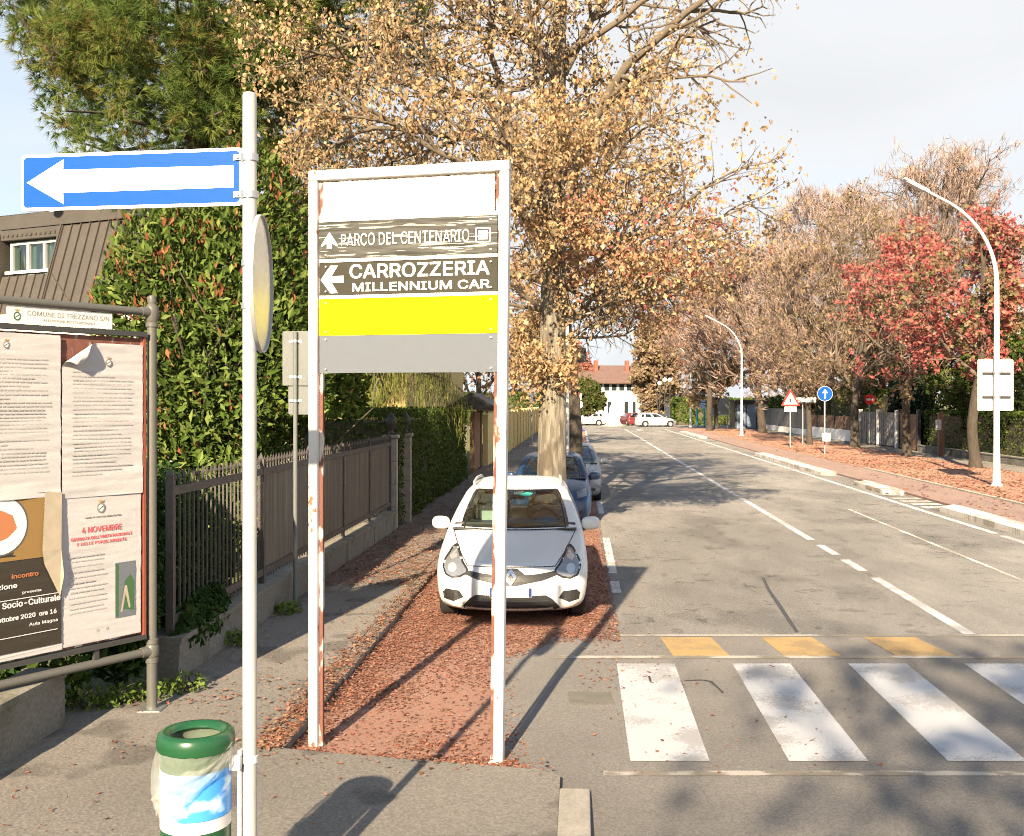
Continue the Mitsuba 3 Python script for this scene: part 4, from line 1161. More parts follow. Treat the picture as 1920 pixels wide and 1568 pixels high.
def paper(name, a0, a1, z0, z1, c, bsdf, label, seed, wrinkle=0.006, curl=None):
    nx, nz = 36, 80
    A, Z = np.meshgrid(np.linspace(a0, a1, nx), np.linspace(z0, z1, nz), indexing='ij')
    q = np.stack([A * 3, Z * 14, A * 0 + seed], -1)
    C = c + wrinkle * meshkit.fbm(q, 4, seed=seed) + wrinkle * 0.7 * (1 - np.abs(2 * meshkit.fbm(q * [0.5, 1.6, 1], 3, seed=seed + 40) - 1)) ** 3
    A = A + 0.006 * (meshkit.fbm(np.stack([A * 0, Z * 7, A * 0 + seed], -1), 3) - 0.5)
    if curl is not None:
        A, Z, C = curl(A, Z, C)
    V = np.stack([A, Z, C], -1).reshape(-1, 3)
    F = []
    for i in range(nx - 1):
        for j in range(nz - 1):
            k = i * nz + j
            F += [[k, k + nz, k + nz + 1], [k, k + nz + 1, k + 1]]
    return obj(name, tf(trimesh.Trimesh(V, np.array(F), process=False), NB), bsdf, board, smooth=True, label=label).split('__', 1)[1]


def curl_corner(A, Z, C):
    """The top left corner peels off and rolls forward."""
    d = ((-0.795 + 0.20) - A) * 0.55 + (Z - 2.875) * 0.85
    d = np.maximum(d, 0)
    r = 0.035
    th = np.minimum(d / r, 4.2)
    return A + 0.55 * (d - r * np.sin(th)), Z - 0.85 * (d - r * np.sin(th)), C + r * (1 - np.cos(th))


def curl_low(A, Z, C):
    d = np.maximum(1.93 - Z, 0)
    return A, Z, C + 0.22 * d ** 1.5 + 0.012 * np.sin(A * 9) * (d > 0) * d * 6


p_low = paper('poster', -0.80, -0.115, 0.715, 1.83, 0.010, 'm_paper', 'white poster about the fourth of November, lower right on the board', 3)
p_top = paper('poster', -0.795, -0.105, 1.80, 2.945, 0.016, 'm_paper', 'white notice with a peeling top left corner, upper right on the board', 5, 0.010, curl_corner)
p_left = paper('poster', -1.60, -0.805, 1.825, 2.985, 0.020, 'm_paper', 'white notice full of small print, upper left on the board', 7, 0.007, curl_low)
p_dark = paper('poster', -1.55, -0.80, 0.76, 1.86, 0.022, 'm_brown_print', 'dark brown event poster, lower left on the board', 9, 0.006)
p_edge = paper('poster', -1.56, -0.79, 0.71, 0.80, 0.017, 'm_paper', 'white strip of an older poster under the dark brown one', 13, 0.004)


def lines(host, a0, a1, z0, z1, pitch, h, c, bsdf, seed, fill=0.9):
    """Rows of small words, each a little plate of ink just proud of the wrinkled paper."""
    r = np.random.default_rng(seed)
    ms = []
    z = z1
    while z > z0:
        a = a0 + (0.02 * r.random())
        end = a0 + (a1 - a0) * (fill if r.random() < 0.75 else r.uniform(0.3, 0.9))
        while a < end:
            w = r.uniform(0.014, 0.055)
            ms.append(bx(a, min(a + w, a1), z, z + h, c, c + 0.0012))
            a += w + 0.010
        z -= pitch * r.uniform(0.9, 1.15)
    obj(host + '__print', tf(cat(ms), NB), bsdf, board, kind='stuff')


lines(p_top, -0.72, -0.17, 1.95, 2.72, 0.030, 0.009, 0.0275, 'm_notice_print', 1)
lines(p_left, -1.56, -0.85, 1.98, 2.80, 0.027, 0.009, 0.0285, 'm_notice_print', 2)
lines(p_low, -0.74, -0.42, 0.93, 1.36, 0.036, 0.009, 0.0195, 'm_notice_print', 3)
lines(p_low, -0.62, -0.30, 1.62, 1.64, 0.03, 0.010, 0.0195, 'm_grey_print', 4)
for (x, z, s, c, h) in ((-0.41, 2.80, 0.055, 0.028, p_top), (-0.47, 1.71, 0.075, 0.0195, p_low), (-1.22, 2.90, 0.05, 0.030, p_left)):
    for m, mt in zip(crest(x, z, s, c), ('m_grey_print', 'm_sign_white', 'm_gold_print', 'm_green_print')):
        obj(h + '__crest', tf(m, NB), mt, board)
for q in (text('4 NOVEMBRE', 0.042, 0.0015, -0.46, 1.535, 0.0195, width=0.34, center=True), text('GIORNATA DELL\'UNITA NAZIONALE', 0.022, 0.0015, -0.46, 1.485, 0.0195, width=0.52, center=True),
                                   text('E DELLE FORZE ARMATE', 0.022, 0.0015, -0.46, 1.445, 0.0195, width=0.42, center=True)):
    obj(p_low + '__lettering', tf(q, NB), 'm_red_print', board)
obj(p_low + '__photo', tf(bx(-0.345, -0.165, 0.86, 1.28, 0.0175, 0.019), NB), 'm_grey_panel', board)
obj(p_low + '__photo_green', tf(cat([ext(Polygon([(-0.27, 0.92), (-0.18, 0.90), (-0.175, 1.12), (-0.21, 1.18), (-0.26, 1.14), (-0.285, 1.02)]), 0.001, 0.0192), bx(-0.343, -0.315, 0.87, 1.27, 0.0192, 0.020)]), NB), 'm_green_print', board)
obj(p_low + '__photo_figure', tf(ext(Polygon([(-0.30, 0.90), (-0.285, 0.90), (-0.255, 1.04), (-0.225, 0.92), (-0.212, 0.93), (-0.245, 1.10), (-0.262, 1.10)]), 0.001, 0.0205), NB), 'm_beige_paper', board)
obj(p_low + '__stamp', tf(cat([ext(Point(-0.50, 0.80).buffer(0.012), 0.001, 0.0195), ext(Point(-0.42, 0.80).buffer(0.012), 0.001, 0.0195)]), NB), 'm_notice_print', board)
# the dark event poster: a plate with food, light lettering, a torn beige flap
obj(p_dark + '__ochre_band', tf(bx(-1.548, -0.93, 1.40, 1.84, 0.0285, 0.0295), NB), 'm_ochre_print', board)
obj(p_dark + '__plate', tf(cat([ext(Point(-1.27, 1.65).buffer(0.20, quad_segs=16), 0.001, 0.030)]), NB), 'm_sign_white', board)
obj(p_dark + '__plate_rim', tf(ext(Point(-1.27, 1.65).buffer(0.212, quad_segs=16).difference(Point(-1.27, 1.65).buffer(0.201, quad_segs=16)), 0.001, 0.0302), NB), 'm_dark_print', board)
obj(p_dark + '__food', tf(ext(Polygon([(-1.38, 1.60), (-1.30, 1.555), (-1.22, 1.58), (-1.165, 1.63), (-1.19, 1.70), (-1.26, 1.735), (-1.33, 1.71), (-1.37, 1.67)]).buffer(0.02), 0.001, 0.0313), NB), 'm_orange_print', board)
flap = np.array([(-0.93, 1.86, 0.031), (-0.80, 1.85, 0.035), (-0.96, 1.45, 0.045), (-0.815, 1.44, 0.050), (-0.94, 1.35, 0.035), (-0.82, 1.10, 0.040), (-0.80, 1.25, 0.06)])
obj(p_dark + '__torn_flap', tf(trimesh.Trimesh(flap, np.array([[0, 2, 1], [1, 2, 3], [2, 4, 3], [4, 5, 3], [3, 5, 6]]), process=False), NB), 'm_beige_paper', board, label='torn beige flap of paper')
for q in (text('Socio-Culturale', 0.040, 0.0012, -1.25, 1.075, 0.0295, width=0.44, bold=True), text('ottobre 2020  ore 16', 0.030, 0.0012, -1.28, 0.985, 0.0295, width=0.44, bold=True), text('Aula Magna', 0.022, 0.0012, -1.05, 0.925, 0.0295, width=0.22),
                                    text('Associazione', 0.032, 0.0012, -1.5, 1.21, 0.0295, width=0.36, bold=True), text('presenta', 0.018, 0.0012, -1.10, 1.16, 0.0295, width=0.14)):
    obj(p_dark + '__lettering', tf(q, NB), 'm_sign_white', board)
for z in (0.866, 1.126):
    obj(p_dark + '__rule', tf(bx(-1.53, -0.83, z, z + 0.005, 0.0295, 0.0305), NB), 'm_sign_white', board)
obj(p_dark + '__lettering', tf(text('incontro', 0.03, 0.0012, -1.18, 1.275, 0.0295, width=0.2, bold=True), NB), 'm_orange_print', board)

# ------------------------------------------------------------------ direction sign frame
SF = frame((-1.43, 7.72, 0), (1.338, -0.33, 0))
fr = thing('direction_sign', 'white rusty frame of stacked direction panels standing in the fallen leaves', 'sign')


def post_mesh(x0, x1):
    m = rbox(-0.034, 0.034, 0, 4.10, -0.034, 0.034, 0.008, 8)
    m = m.subdivide_to_size(0.6)
    m.vertices[:, 0] += x0 + (x1 - x0) * m.vertices[:, 1] / 4.1
    return m


MX = SF
obj('post', tf(post_mesh(0.0, 0.0), MX), 'm_postpaint', fr)
obj('post', tf(post_mesh(1.378, 1.425), MX), 'm_postpaint', fr)
obj('top_bar', tf(rbox(-0.036, 1.461, 4.101, 4.172, -0.036, 0.036, 0.008, 8), MX), 'm_postpaint', fr)
for x0, x1 in ((0.050, 0.050), (1.328, 1.375)):
    m = bx(-0.014, 0.014, 0.02, 4.09, -0.030, -0.004).subdivide_to_size(0.5)
    m.vertices[:, 0] += x0 + (x1 - x0) * m.vertices[:, 1] / 4.1
    obj('angle_iron', tf(m, MX), 'm_rust', fr, label='rusty angle iron inside the post')
for s, x in ((0, 0.0), (1, 1.378)):
    obj('foot_plate', tf(cat([bx(x - 0.06, x + 0.06, 0.0, 0.02, -0.06, 0.06)]), MX), 'm_rust', fr)


def panel(name, x0, x1, z0, z1, c, bsdf, label, wrinkle=0.0, n=(60, 16), seed=1):
    nx, nz = n if wrinkle else (2, 2)
    A, Z = np.meshgrid(np.linspace(x0, x1, nx), np.linspace(z0, z1, nz), indexing='ij')
    C = np.full_like(A, c)
    if wrinkle:
        C = C + wrinkle * (1 - np.abs(2 * meshkit.fbm(np.stack([A * 3, Z * 26, A * 0], -1), 3, seed=seed) - 1))
    V = np.stack([A, Z, C], -1).reshape(-1, 3)
    F = []
    for i in range(nx - 1):
        for j in range(nz - 1):
            k = i * nz + j
            F += [[k, k + nz, k + nz + 1], [k, k + nz + 1, k + 1]]
    front = trimesh.Trimesh(V, np.array(F), process=False)
    back = bx(x0, x1, z0, z1, c - 0.012, c - 0.001)
    return obj(name, tf(cat([front, back]), MX), bsdf, fr, label=label).split('__', 1)[1]


def f_whitepanel(p, n, uv):
    e = smoothstep(0.62, 0.70, fbm(p.x * 7, p.y * 7, p.z * 16, 4))
    return mix((0.70, 0.69, 0.70), (0.50, 0.46, 0.44), e * 0.5)


pmat('m_whitepanel', f_whitepanel, 0.5)


def f_streak(p, n, uv):
    w = noise(p.x * 5, p.z * 90) * 0.6 + noise(p.x * 14, p.z * 160, 4) * 0.4
    k = smoothstep(0.655, 0.73, w)
    return mix(mix((0.050, 0.050, 0.045), (0.098, 0.097, 0.088), noise(p.x * 4, p.z * 40, 7)), (0.50, 0.49, 0.46), k * 0.75)


pmat('m_streaked', f_streak, 0.5, specular=0.15)
X0, X1 = 0.042, 1.372
panel('panel', 0.075, 1.350, 3.83, 4.06, 0.006, 'm_whitepanel', 'blank white panel at the top', 0.006)
obj('panel_rail', tf(cat([bx(X0, X1, 3.800, 3.826, -0.004, 0.012), bx(0.075, 1.35, 4.062, 4.085, -0.004, 0.010)]), MX), 'm_postpaint', fr)
b = panel('panel', X0, X1, 3.535, 3.798, 0.005, 'm_streaked', 'dark crumpled panel pointing to the park', 0.012, (90, 24), 4)
up = Polygon([(0.0, 0.085), (0.062, -0.005), (0.062, -0.022), (0.019, 0.006), (0.019, -0.035), (-0.019, -0.035), (-0.019, 0.006), (-0.062, -0.022), (-0.062, -0.005)])
obj(b + '__arrow', tf(ext(affinity.translate(up, 0.125, 3.640), 0.004, 0.0165), MX), 'm_white_matt', fr)
obj(b + '__lettering', tf(text('PARCO DEL CENTENARIO', 0.086, 0.004, 0.215, 3.622, 0.0165, width=0.955), MX), 'm_white_matt', fr)
pic = rrect(1.215, 1.325, 3.61, 3.715, 0.008)
obj(b + '__pictogram', tf(cat([ext(pic.difference(pic.buffer(-0.009)), 0.004, 0.0165), ext(sbox(1.236, 3.632, 1.304, 3.694), 0.004, 0.0165)]), MX), 'm_white_matt', fr)
obj('panel_rail', tf(cat([bx(X0, X1, 3.508, 3.533, -0.004, 0.012)]), MX), 'm_postpaint', fr)
b = panel('panel', X0, X1, 3.272, 3.506, 0.005, 'm_brown_panel', 'dark brown panel pointing left to a body shop')
arr = Polygon([(0.052, 3.385), (0.128, 3.485), (0.186, 3.485), (0.137, 3.410), (0.232, 3.410), (0.232, 3.362), (0.137, 3.362), (0.186, 3.287), (0.128, 3.287)])
obj(b + '__arrow', tf(ext(arr, 0.003, 0.0055), MX), 'm_white_matt', fr)
for q in (text('CARROZZERIA', 0.094, 0.003, 0.275, 3.392, 0.0055, width=1.04, bold=True), text('MILLENNIUM CAR', 0.058, 0.003, 0.295, 3.296, 0.0055, width=1.02, bold=True)):
    obj(b + '__lettering', tf(q, MX), 'm_white_matt', fr)
obj('panel_rail', tf(cat([bx(X0, X1, 3.246, 3.270, -0.004, 0.012)]), MX), 'm_postpaint', fr)
panel('panel', X0, X1, 2.982, 3.244, 0.006, 'm_yellow_panel', 'plain bright yellow panel')
panel('panel', X0, X1, 2.712, 2.981, 0.005, 'm_grey_panel', 'plain light grey panel at the bottom')

for z0, z1 in ((3.83, 4.06), (3.535, 3.798), (3.272, 3.506), (2.982, 3.244), (2.712, 2.981)):
    for x in (0.095, 1.325):
        for z in (z0 + 0.028, z1 - 0.028):
            obj('bolt', tf(cyl((x, z, 0.004), (x, z, 0.0195), 0.0085, 0.0065, 6), MX), 'm_steel', fr)

# ------------------------------------------------------------------ one-way sign on its pole, with a round sign seen edge-on
PX, PY = -1.168, 4.75
OW = frame((PX, PY, 0), (1.0, -0.14, 0))
ow = thing('one_way_sign', 'blue one way sign with a white arrow on a galvanized pole', 'sign')


def f_galv(p, n, uv):
    return mix((0.40, 0.40, 0.40), (0.54, 0.54, 0.535), fbm(p.x * 30, p.y * 30, p.z * 5, 3))


pmat('m_galvanized', f_galv, 0.42, metal=0.25)
obj('pole', lathe([(0, 0.0), (0.031, 0.0), (0.031, 3.865), (0.028, 3.877), (0, 3.878)], 24, (PX, PY, 0)), 'm_galvanized', ow, smooth=30)
plate = obj('arrow_plate', tf(ext(rrect(-1.095, -0.028, 3.378, 3.636, 0.022), 0.012, -0.006), OW), 'm_sign_white', ow).split('__', 1)[1]
obj(plate + '__blue_field', tf(ext(rrect(-1.081, -0.045, 3.393, 3.621, 0.016).union(sbox(-1.0, 3.45, -0.9, 3.55)), 0.0015, 0.0062), OW), 'm_sign_blue', ow)
ar = Polygon([(-1.065, 3.507), (-0.882, 3.610), (-0.886, 3.562), (-0.070, 3.556), (-0.070, 3.458), (-0.886, 3.456), (-0.882, 3.404)])
obj(plate + '__arrow', tf(ext(ar, 0.0015, 0.0079), OW), 'm_sign_white', ow)
obj(plate + '__rear_channel', tf(cat([bx(-1.06, -0.05, z - 0.012, z + 0.012, -0.022, -0.0065) for z in (3.44, 3.575)]), OW), 'm_steel', ow)
for z in (3.425, 3.590):
    obj('clamp', cat([lathe([(0.032, z - 0.016), (0.038, z - 0.016), (0.038, z + 0.016), (0.032, z + 0.016), (0.032, z - 0.016)], 24, (PX, PY, 0)), tf(bx(-0.07, -0.03, z - 0.012, z + 0.012, 0.0085, 0.016), OW), tf(cyl((-0.05, z, 0.016), (-0.05, z, 0.024), 0.007, 0.007, 6), OW)]), 'm_steel', ow)
RS = frame((-1.118, 4.745, 3.027), (-0.082, 0.996, 0))
rd = obj('round_plate', tf(cat([lathe([(0, 0.0), (0.300, 0.0), (0.300, 0.002), (0, 0.002)], 64)]), RS), 'm_mirror_metal', ow, label='round sign plate seen almost edge on').split('__', 1)[1]
obj(rd + '__rim', tf(lathe([(0.2995, -0.004), (0.305, -0.004), (0.305, 0.014), (0.2995, 0.014), (0.2995, -0.004)], 64), RS), 'm_grey_paint', ow, smooth=40)
obj(rd + '__front_print', tf(ext(Point(0, 0).buffer(0.298, quad_segs=16), 0.001, -0.0025), RS), 'm_sign_blue', ow)
for z in (2.93, 3.12):
    obj('clamp', cat([lathe([(0.032, z - 0.014), (0.037, z - 0.014), (0.037, z + 0.014), (0.032, z + 0.014), (0.032, z - 0.014)], 24, (PX, PY, 0)), bx(PX + 0.03, PX + 0.046, PY - 0.02, PY + 0.02, z - 0.012, z + 0.012)]), 'm_steel', ow)

# ------------------------------------------------------------------ litter bin hung on the pole
BX, BY = -1.392, 4.70
bin_ = thing('litter_bin', 'green litter bin with a plastic bag hung on the galvanized pole', 'bin')
prof = [(0, 0.36), (0.138, 0.36), (0.146, 0.375), (0.150, 0.40), (0.150, 1.0), (0.142, 1.0), (0.142, 0.40), (0, 0.39)]
obj('body', lathe(prof, 40, (BX, BY, 0)), 'm_bin_green', bin_, smooth=30)
rim = [(0.146, 0.985), (0.160, 0.98), (0.167, 0.99), (0.169, 1.02), (0.163, 1.048), (0.150, 1.060), (0.132, 1.062), (0.112, 1.052), (0.104, 1.038), (0.110, 1.030), (0.128, 1.034), (0.140, 1.02), (0.146, 0.985)]
obj('rim', lathe(rim, 44, (BX, BY, 0)), 'm_bin_green', bin_, smooth=40)


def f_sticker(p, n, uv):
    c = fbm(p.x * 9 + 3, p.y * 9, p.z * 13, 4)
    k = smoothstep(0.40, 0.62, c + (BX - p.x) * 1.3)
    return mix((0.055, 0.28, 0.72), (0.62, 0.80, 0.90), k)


pmat('m_sticker', f_sticker, 0.3)
obj('sticker', lathe([(0.1508, 0.705), (0.1522, 0.705), (0.1522, 0.905), (0.1508, 0.905)], 40, (BX, BY, 0)), 'm_sticker', bin_, smooth=40, label='light blue printed band')
obj('white_band', lathe([(0.1508, 0.650), (0.1522, 0.650), (0.1522, 0.703), (0.1508, 0.703)], 40, (BX, BY, 0)), 'm_white', bin_, smooth=40)
nt, nk = 120, 22
th, tt = np.meshgrid(np.linspace(0, 2 * np.pi, nt, endpoint=False), np.linspace(0, 1, nk), indexing='ij')
left = 0.5 - 0.5 * np.cos(th - 0.35)                              # 1 on the left
hem = 0.935 - 0.185 * left ** 1.6 + 0.02 * np.sin(th * 5)
zz = 1.005 + (hem - 1.005) * tt
fold = np.abs(np.sin(th * 9 + 4 * meshkit.fbm(np.stack([th, tt * 2, th * 0], -1), 3))) - 0.5
rr = 0.157 + 0.004 * fold * (0.4 + tt) + 0.030 * left ** 3 * np.sin(tt * np.pi * 0.85) + 0.012 * (meshkit.fbm(np.stack([np.cos(th) * 4, np.sin(th) * 4, tt * 5], -1), 3, seed=4) - 0.35)
V = np.stack([BX + rr * np.cos(th), BY + rr * np.sin(th), zz], -1).reshape(-1, 3)
F = []
for i in range(nt):
    for j in range(nk - 1):
        a, b = i * nk + j, ((i + 1) % nt) * nk + j
        F += [[a, b, b + 1], [a, b + 1, a + 1]]
lin = lathe([(0.118, 1.040), (0.126, 1.030), (0.120, 0.93), (0.105, 0.82), (0.06, 0.76), (0.0, 0.75)], 40, (BX, BY, 0))
lv = np.array(lin.vertices)
lv[:, :2] += (meshkit.fbm(lv * 14, 3, seed=3)[:, None] - 0.5) * 0.03 * (lv[:, 2:3] < 1.02)
obj('bag_lining', trimesh.Trimesh(lv, lin.faces, process=False), 'm_bag', bin_, smooth=True)
obj('bag', trimesh.Trimesh(V, np.array(F), process=False), 'm_bag', bin_, smooth=True, label='translucent plastic bag folded over the edge')
ns_, nw = 60, 16
S, Wd = np.meshgrid(np.linspace(0, 1, ns_), np.linspace(-1, 1, nw), indexing='ij')
ang = math.radians(-12) - math.radians(172) * S                     # round the front from right to left
wid = 0.030 + 0.030 * np.sin(S * np.pi) ** 1.5 + 0.010 * np.sin(S * 17)
zc = 0.985 - 0.215 * S - 0.035 * np.sin(S * np.pi)
crumple = meshkit.fbm(np.stack([S * 7, Wd * 2.2, S * 0], -1), 4, seed=14)
rad_ = 0.162 + 0.006 * S + 0.024 * np.abs(crumple - 0.5) * 2 + 0.010 * np.cos(Wd * 5 + S * 9)
zz2 = zc + wid * Wd + 0.010 * (meshkit.fbm(np.stack([S * 9, Wd * 3, S * 0 + 5], -1), 3, seed=15) - 0.5)
V = np.stack([BX + rad_ * np.cos(ang), BY + rad_ * np.sin(ang), zz2], -1).reshape(-1, 3)
F = []
for i in range(ns_ - 1):
    for j in range(nw - 1):
        a = i * nw + j
        F += [[a, a + nw, a + nw + 1], [a, a + nw + 1, a + 1]]
rng = np.random.default_rng(12)
kn = [trimesh.Trimesh(V, np.array(F), process=False)]
e0 = V[(ns_ - 1) * nw + nw // 2]
for k in range(4):                                                  # the loose end hangs from the left
    q = e0 + np.array([(0.004, -0.004, 0.02), (-0.010, -0.01, -0.015), (-0.012 + 0.006 * k, -0.012, -0.055), (-0.016 + 0.012 * k, -0.008, -0.095 - 0.008 * k)])
    kn.append(tube(q, [0.013, 0.018, 0.009, 0.003], 7))
obj('bag_twist', cat(kn), 'm_bag', bin_, smooth=True, label='twisted loose end of the bag')
obj('bracket', cat([bx(BX + 0.149, PX - 0.028, BY - 0.018, BY + 0.022, 0.885, 0.945), lathe([(0.0318, 0.90), (0.037, 0.90), (0.037, 0.93), (0.0318, 0.93), (0.0318, 0.90)], 24, (PX, PY, 0)), bx(PX - 0.047, PX - 0.031, PY - 0.03, PY + 0.01, 0.50, 0.96)]), 'm_white', bin_)

# ------------------------------------------------------------------ grey sign seen from behind, by the fence
gx, gy = -2.54, 12.5
gs = thing('road_sign', 'grey back of a rectangular sign on a thin pole by the fence', 'sign')
obj('pole', cat([cyl((gx, gy, 0.05), (gx, gy, 3.33), 0.025, 0.025, 14), lathe([(0, KH), (0.07, KH), (0.06, KH + 0.02), (0, KH + 0.02)], 14, (gx, gy, 0))]), 'm_signgrey', gs, smooth=30)
obj('plate', ext(rrect(-0.16, 0.30, 2.70, 3.34, 0.02), 0.004).apply_transform(frame((gx, gy + 0.036, 0), (1, -0.1, 0))), 'm_signgrey', gs)
obj('lower_plate', ext(rrect(-0.09, 0.17, 2.36, 2.69, 0.02), 0.004).apply_transform(frame((gx, gy + 0.036, 0), (1, -0.1, 0))), 'm_signgrey', gs)
for z in (2.80, 3.22, 2.52):
    obj('clamp', cat([lathe([(0.0255, z - 0.014), (0.031, z - 0.014), (0.031, z + 0.014), (0.0255, z + 0.014), (0.0255, z - 0.014)], 14, (gx, gy, 0)), bx(gx - 0.07, gx + 0.07, gy + 0.020, gy + 0.034, z - 0.014, z + 0.014)]), 'm_steel', gs)

# ------------------------------------------------------------------ parked cars: bodies as stacks of plan outlines
NF, NC, NS, NR = 16, 9, 26, 12                 # outline points: front, front corner, side, rear (with its corner)


class CarBody:
    """Half outlines in plan at heights z; x is across (0 at the middle), y runs from the nose backwards."""

    def __init__(self, spec, nz=72):
        s = np.array(spec, float)              # z, front y, rear y, half width, front bow, front corner radius
        self.z0, self.z1 = s[0, 0], s[-1, 0]
        self.fn = [PchipInterpolator(s[:, 0], s[:, i]) for i in range(1, 6)]
        self.zs = s[:, 0]

    def outline(self, z):
        f, r, w, bow, cr = [float(q(z)) for q in self.fn]
        cr = min(cr, w * 0.8)
        xs = np.linspace(0, w - cr, NF, endpoint=False)
        fr = np.stack([xs, f + bow * (xs / w) ** 2], 1)
        yc = f + bow * ((w - cr) / w) ** 2
        a = np.linspace(0, np.pi / 2, NC, endpoint=False)
        dy = cr * 1.15
        co = np.stack([w - cr + cr * np.sin(a), yc + dy * (1 - np.cos(a))], 1)
        rc = min(0.25, w * 0.5)
        ys = np.linspace(yc + dy, r - rc, NS, endpoint=False)
        side = np.stack([w * (1 - 0.03 * np.clip((ys - (r - 1.0)) / 1.0, 0, 1) ** 2), ys], 1)
        a = np.linspace(0, np.pi / 2, NR // 2, endpoint=False)
        wr = w * 0.97
        rcn = np.stack([wr - rc + rc * np.cos(a), r - rc + rc * np.sin(a)], 1)
        xr = np.linspace(wr - rc, 0, NR - NR // 2 + 1)
        re = np.stack([xr, r + 0 * xr], 1)
        return np.vstack([fr, co, side, rcn, re])

    def ring(self, z):
        h = self.outline(z)
        return np.vstack([h, (h * [-1, 1])[-2:0:-1]]), len(h)

    def skin(self, zs, cap_lo=True, cap_hi=True):
        rings = [self.ring(z) for z in zs]
        n = len(rings[0][0])
        v = np.vstack([np.column_stack([r[0], np.full(n, z)]) for r, z in zip(rings, zs)])
        f = []
        for i in range(len(zs) - 1):
            a = i * n + np.arange(n)
            b = i * n + (np.arange(n) + 1) % n
            f += [np.stack([a, b, b + n], 1), np.stack([a, b + n, a + n], 1)]
        f = np.vstack(f)
        extra = []
        if cap_lo:
            v = np.vstack([v, [[0, v[:n, 1].mean(), zs[0]]]])
            k = len(v) - 1
            extra.append(np.stack([(np.arange(n) + 1) % n, np.arange(n), np.full(n, k)], 1))
        if cap_hi:
            o = (len(zs) - 1) * n
            v = np.vstack([v, [[0, v[o:o + n, 1].mean(), zs[-1]]]])
            k = len(v) - 1
            extra.append(np.stack([o + np.arange(n), o + (np.arange(n) + 1) % n, np.full(n, k)], 1))
        return trimesh.Trimesh(v, np.vstack([f] + extra), process=False), n, f

    def front(self, x, z):
        """The y of the front skin at (x, z)."""
        out = np.empty(len(x))
        cache = {}
        for i, (a, b) in enumerate(zip(np.abs(x), z)):
            q = round(float(np.clip(b, self.z0, self.z1)), 3)
            if q not in cache:
                o = self.outline(q)[:NF + NC + 2]
                cache[q] = o
            o = cache[q]
            out[i] = np.interp(a, o[:, 0], o[:, 1])
        return out

    def patch(self, poly, proud=0.004, deep=0.03, edge=0.05):
        """A plate over the front outline poly (x, z), lying on the skin."""
        m = ext(poly, 1.0)
        m = m.subdivide_to_size(edge, max_iter=14) if edge else m
        v = np.array(m.vertices)
        y = self.front(v[:, 0], v[:, 1])
        t = v[:, 2].copy()
        # flat walls of the extrusion collapse to the thickness
        v2 = np.stack([v[:, 0], y - proud + (1 - t) * (proud + deep), v[:, 1]], 1)
        return trimesh.Trimesh(v2, np.asarray(m.faces)[:, ::-1], process=False)


def grid_patch(body, poly, proud, deep):
    """Like patch, but the polygon is first cut into a fine grid so that the edge of the extrusion needs no subdividing."""
    x0, y0, x1, y1 = poly.bounds
    st = 0.045
    ms = []
    cells = []
    for a in np.arange(x0, x1, st):
        for b in np.arange(y0, y1, st):
            c = poly.intersection(sbox(a, b, min(a + st, x1), min(b + st, y1)))
            cells += [g for g in getattr(c, 'geoms', [c]) if g.geom_type == 'Polygon' and g.area > 1e-6]
    V, F, k = [], [], 0
    for c in cells:
        v2, f2 = trimesh.creation.triangulate_polygon(c, engine='earcut')
        y = body.front(v2[:, 0], v2[:, 1])
        V.append(np.stack([v2[:, 0], y - proud, v2[:, 1]], 1))
        f2 = np.asarray(f2)
        tri = V[-1][f2]
        nrm = np.cross(tri[:, 1] - tri[:, 0], tri[:, 2] - tri[:, 0])
        f2 = np.where((nrm[:, 1] > 0)[:, None], f2[:, ::-1], f2)
        F.append(f2 + k)
        k += len(v2)
    top = trimesh.Trimesh(np.vstack(V), np.vstack(F), process=False)
    # skirt
    S, G, k = [], [], 0
    for g in getattr(poly, 'geoms', [poly]):
        for ring in [g.exterior, *g.interiors]:
            L = ring.length
            p = np.array([ring.interpolate(d).coords[0] for d in np.linspace(0, L, max(12, int(L / 0.03)))])
            y = body.front(p[:, 0], p[:, 1])
            a = np.stack([p[:, 0], y - proud, p[:, 1]], 1)
            b = np.stack([p[:, 0], y + deep, p[:, 1]], 1)
            n = len(p)
            S += [a, b]
            i = np.arange(n - 1)
            G.append(np.vstack([np.stack([i, i + 1, i + 1 + n], 1), np.stack([i, i + 1 + n, i + n], 1)]) + k)
            k += 2 * n
    return cat([top, trimesh.Trimesh(np.vstack(S), np.vstack(G), process=False)])


def wheel(tyre_r=0.31, w=0.19):
    t = lathe([(tyre_r * 0.64, -w / 2), (tyre_r * 0.93, -w / 2), (tyre_r, -w * 0.34), (tyre_r, w * 0.34), (tyre_r * 0.93, w / 2), (tyre_r * 0.64, w / 2), (tyre_r * 0.64, -w / 2)], 30)
    r = [lathe([(0, w * 0.30), (0.05, w * 0.38), (0.06, w * 0.30), (tyre_r * 0.60, w * 0.36), (tyre_r * 0.65, w * 0.44), (tyre_r * 0.65, -w * 0.3), (0, -w * 0.3)], 30)]
    for k in range(5):
        b = bx(0.05, tyre_r * 0.6, -0.025, 0.025, w * 0.36, w * 0.44)
        b.apply_transform(trimesh.transformations.rotation_matrix(k * 1.2566, (0, 0, 1)))
        r.append(b)
    return t, cat(r)


WH = wheel()


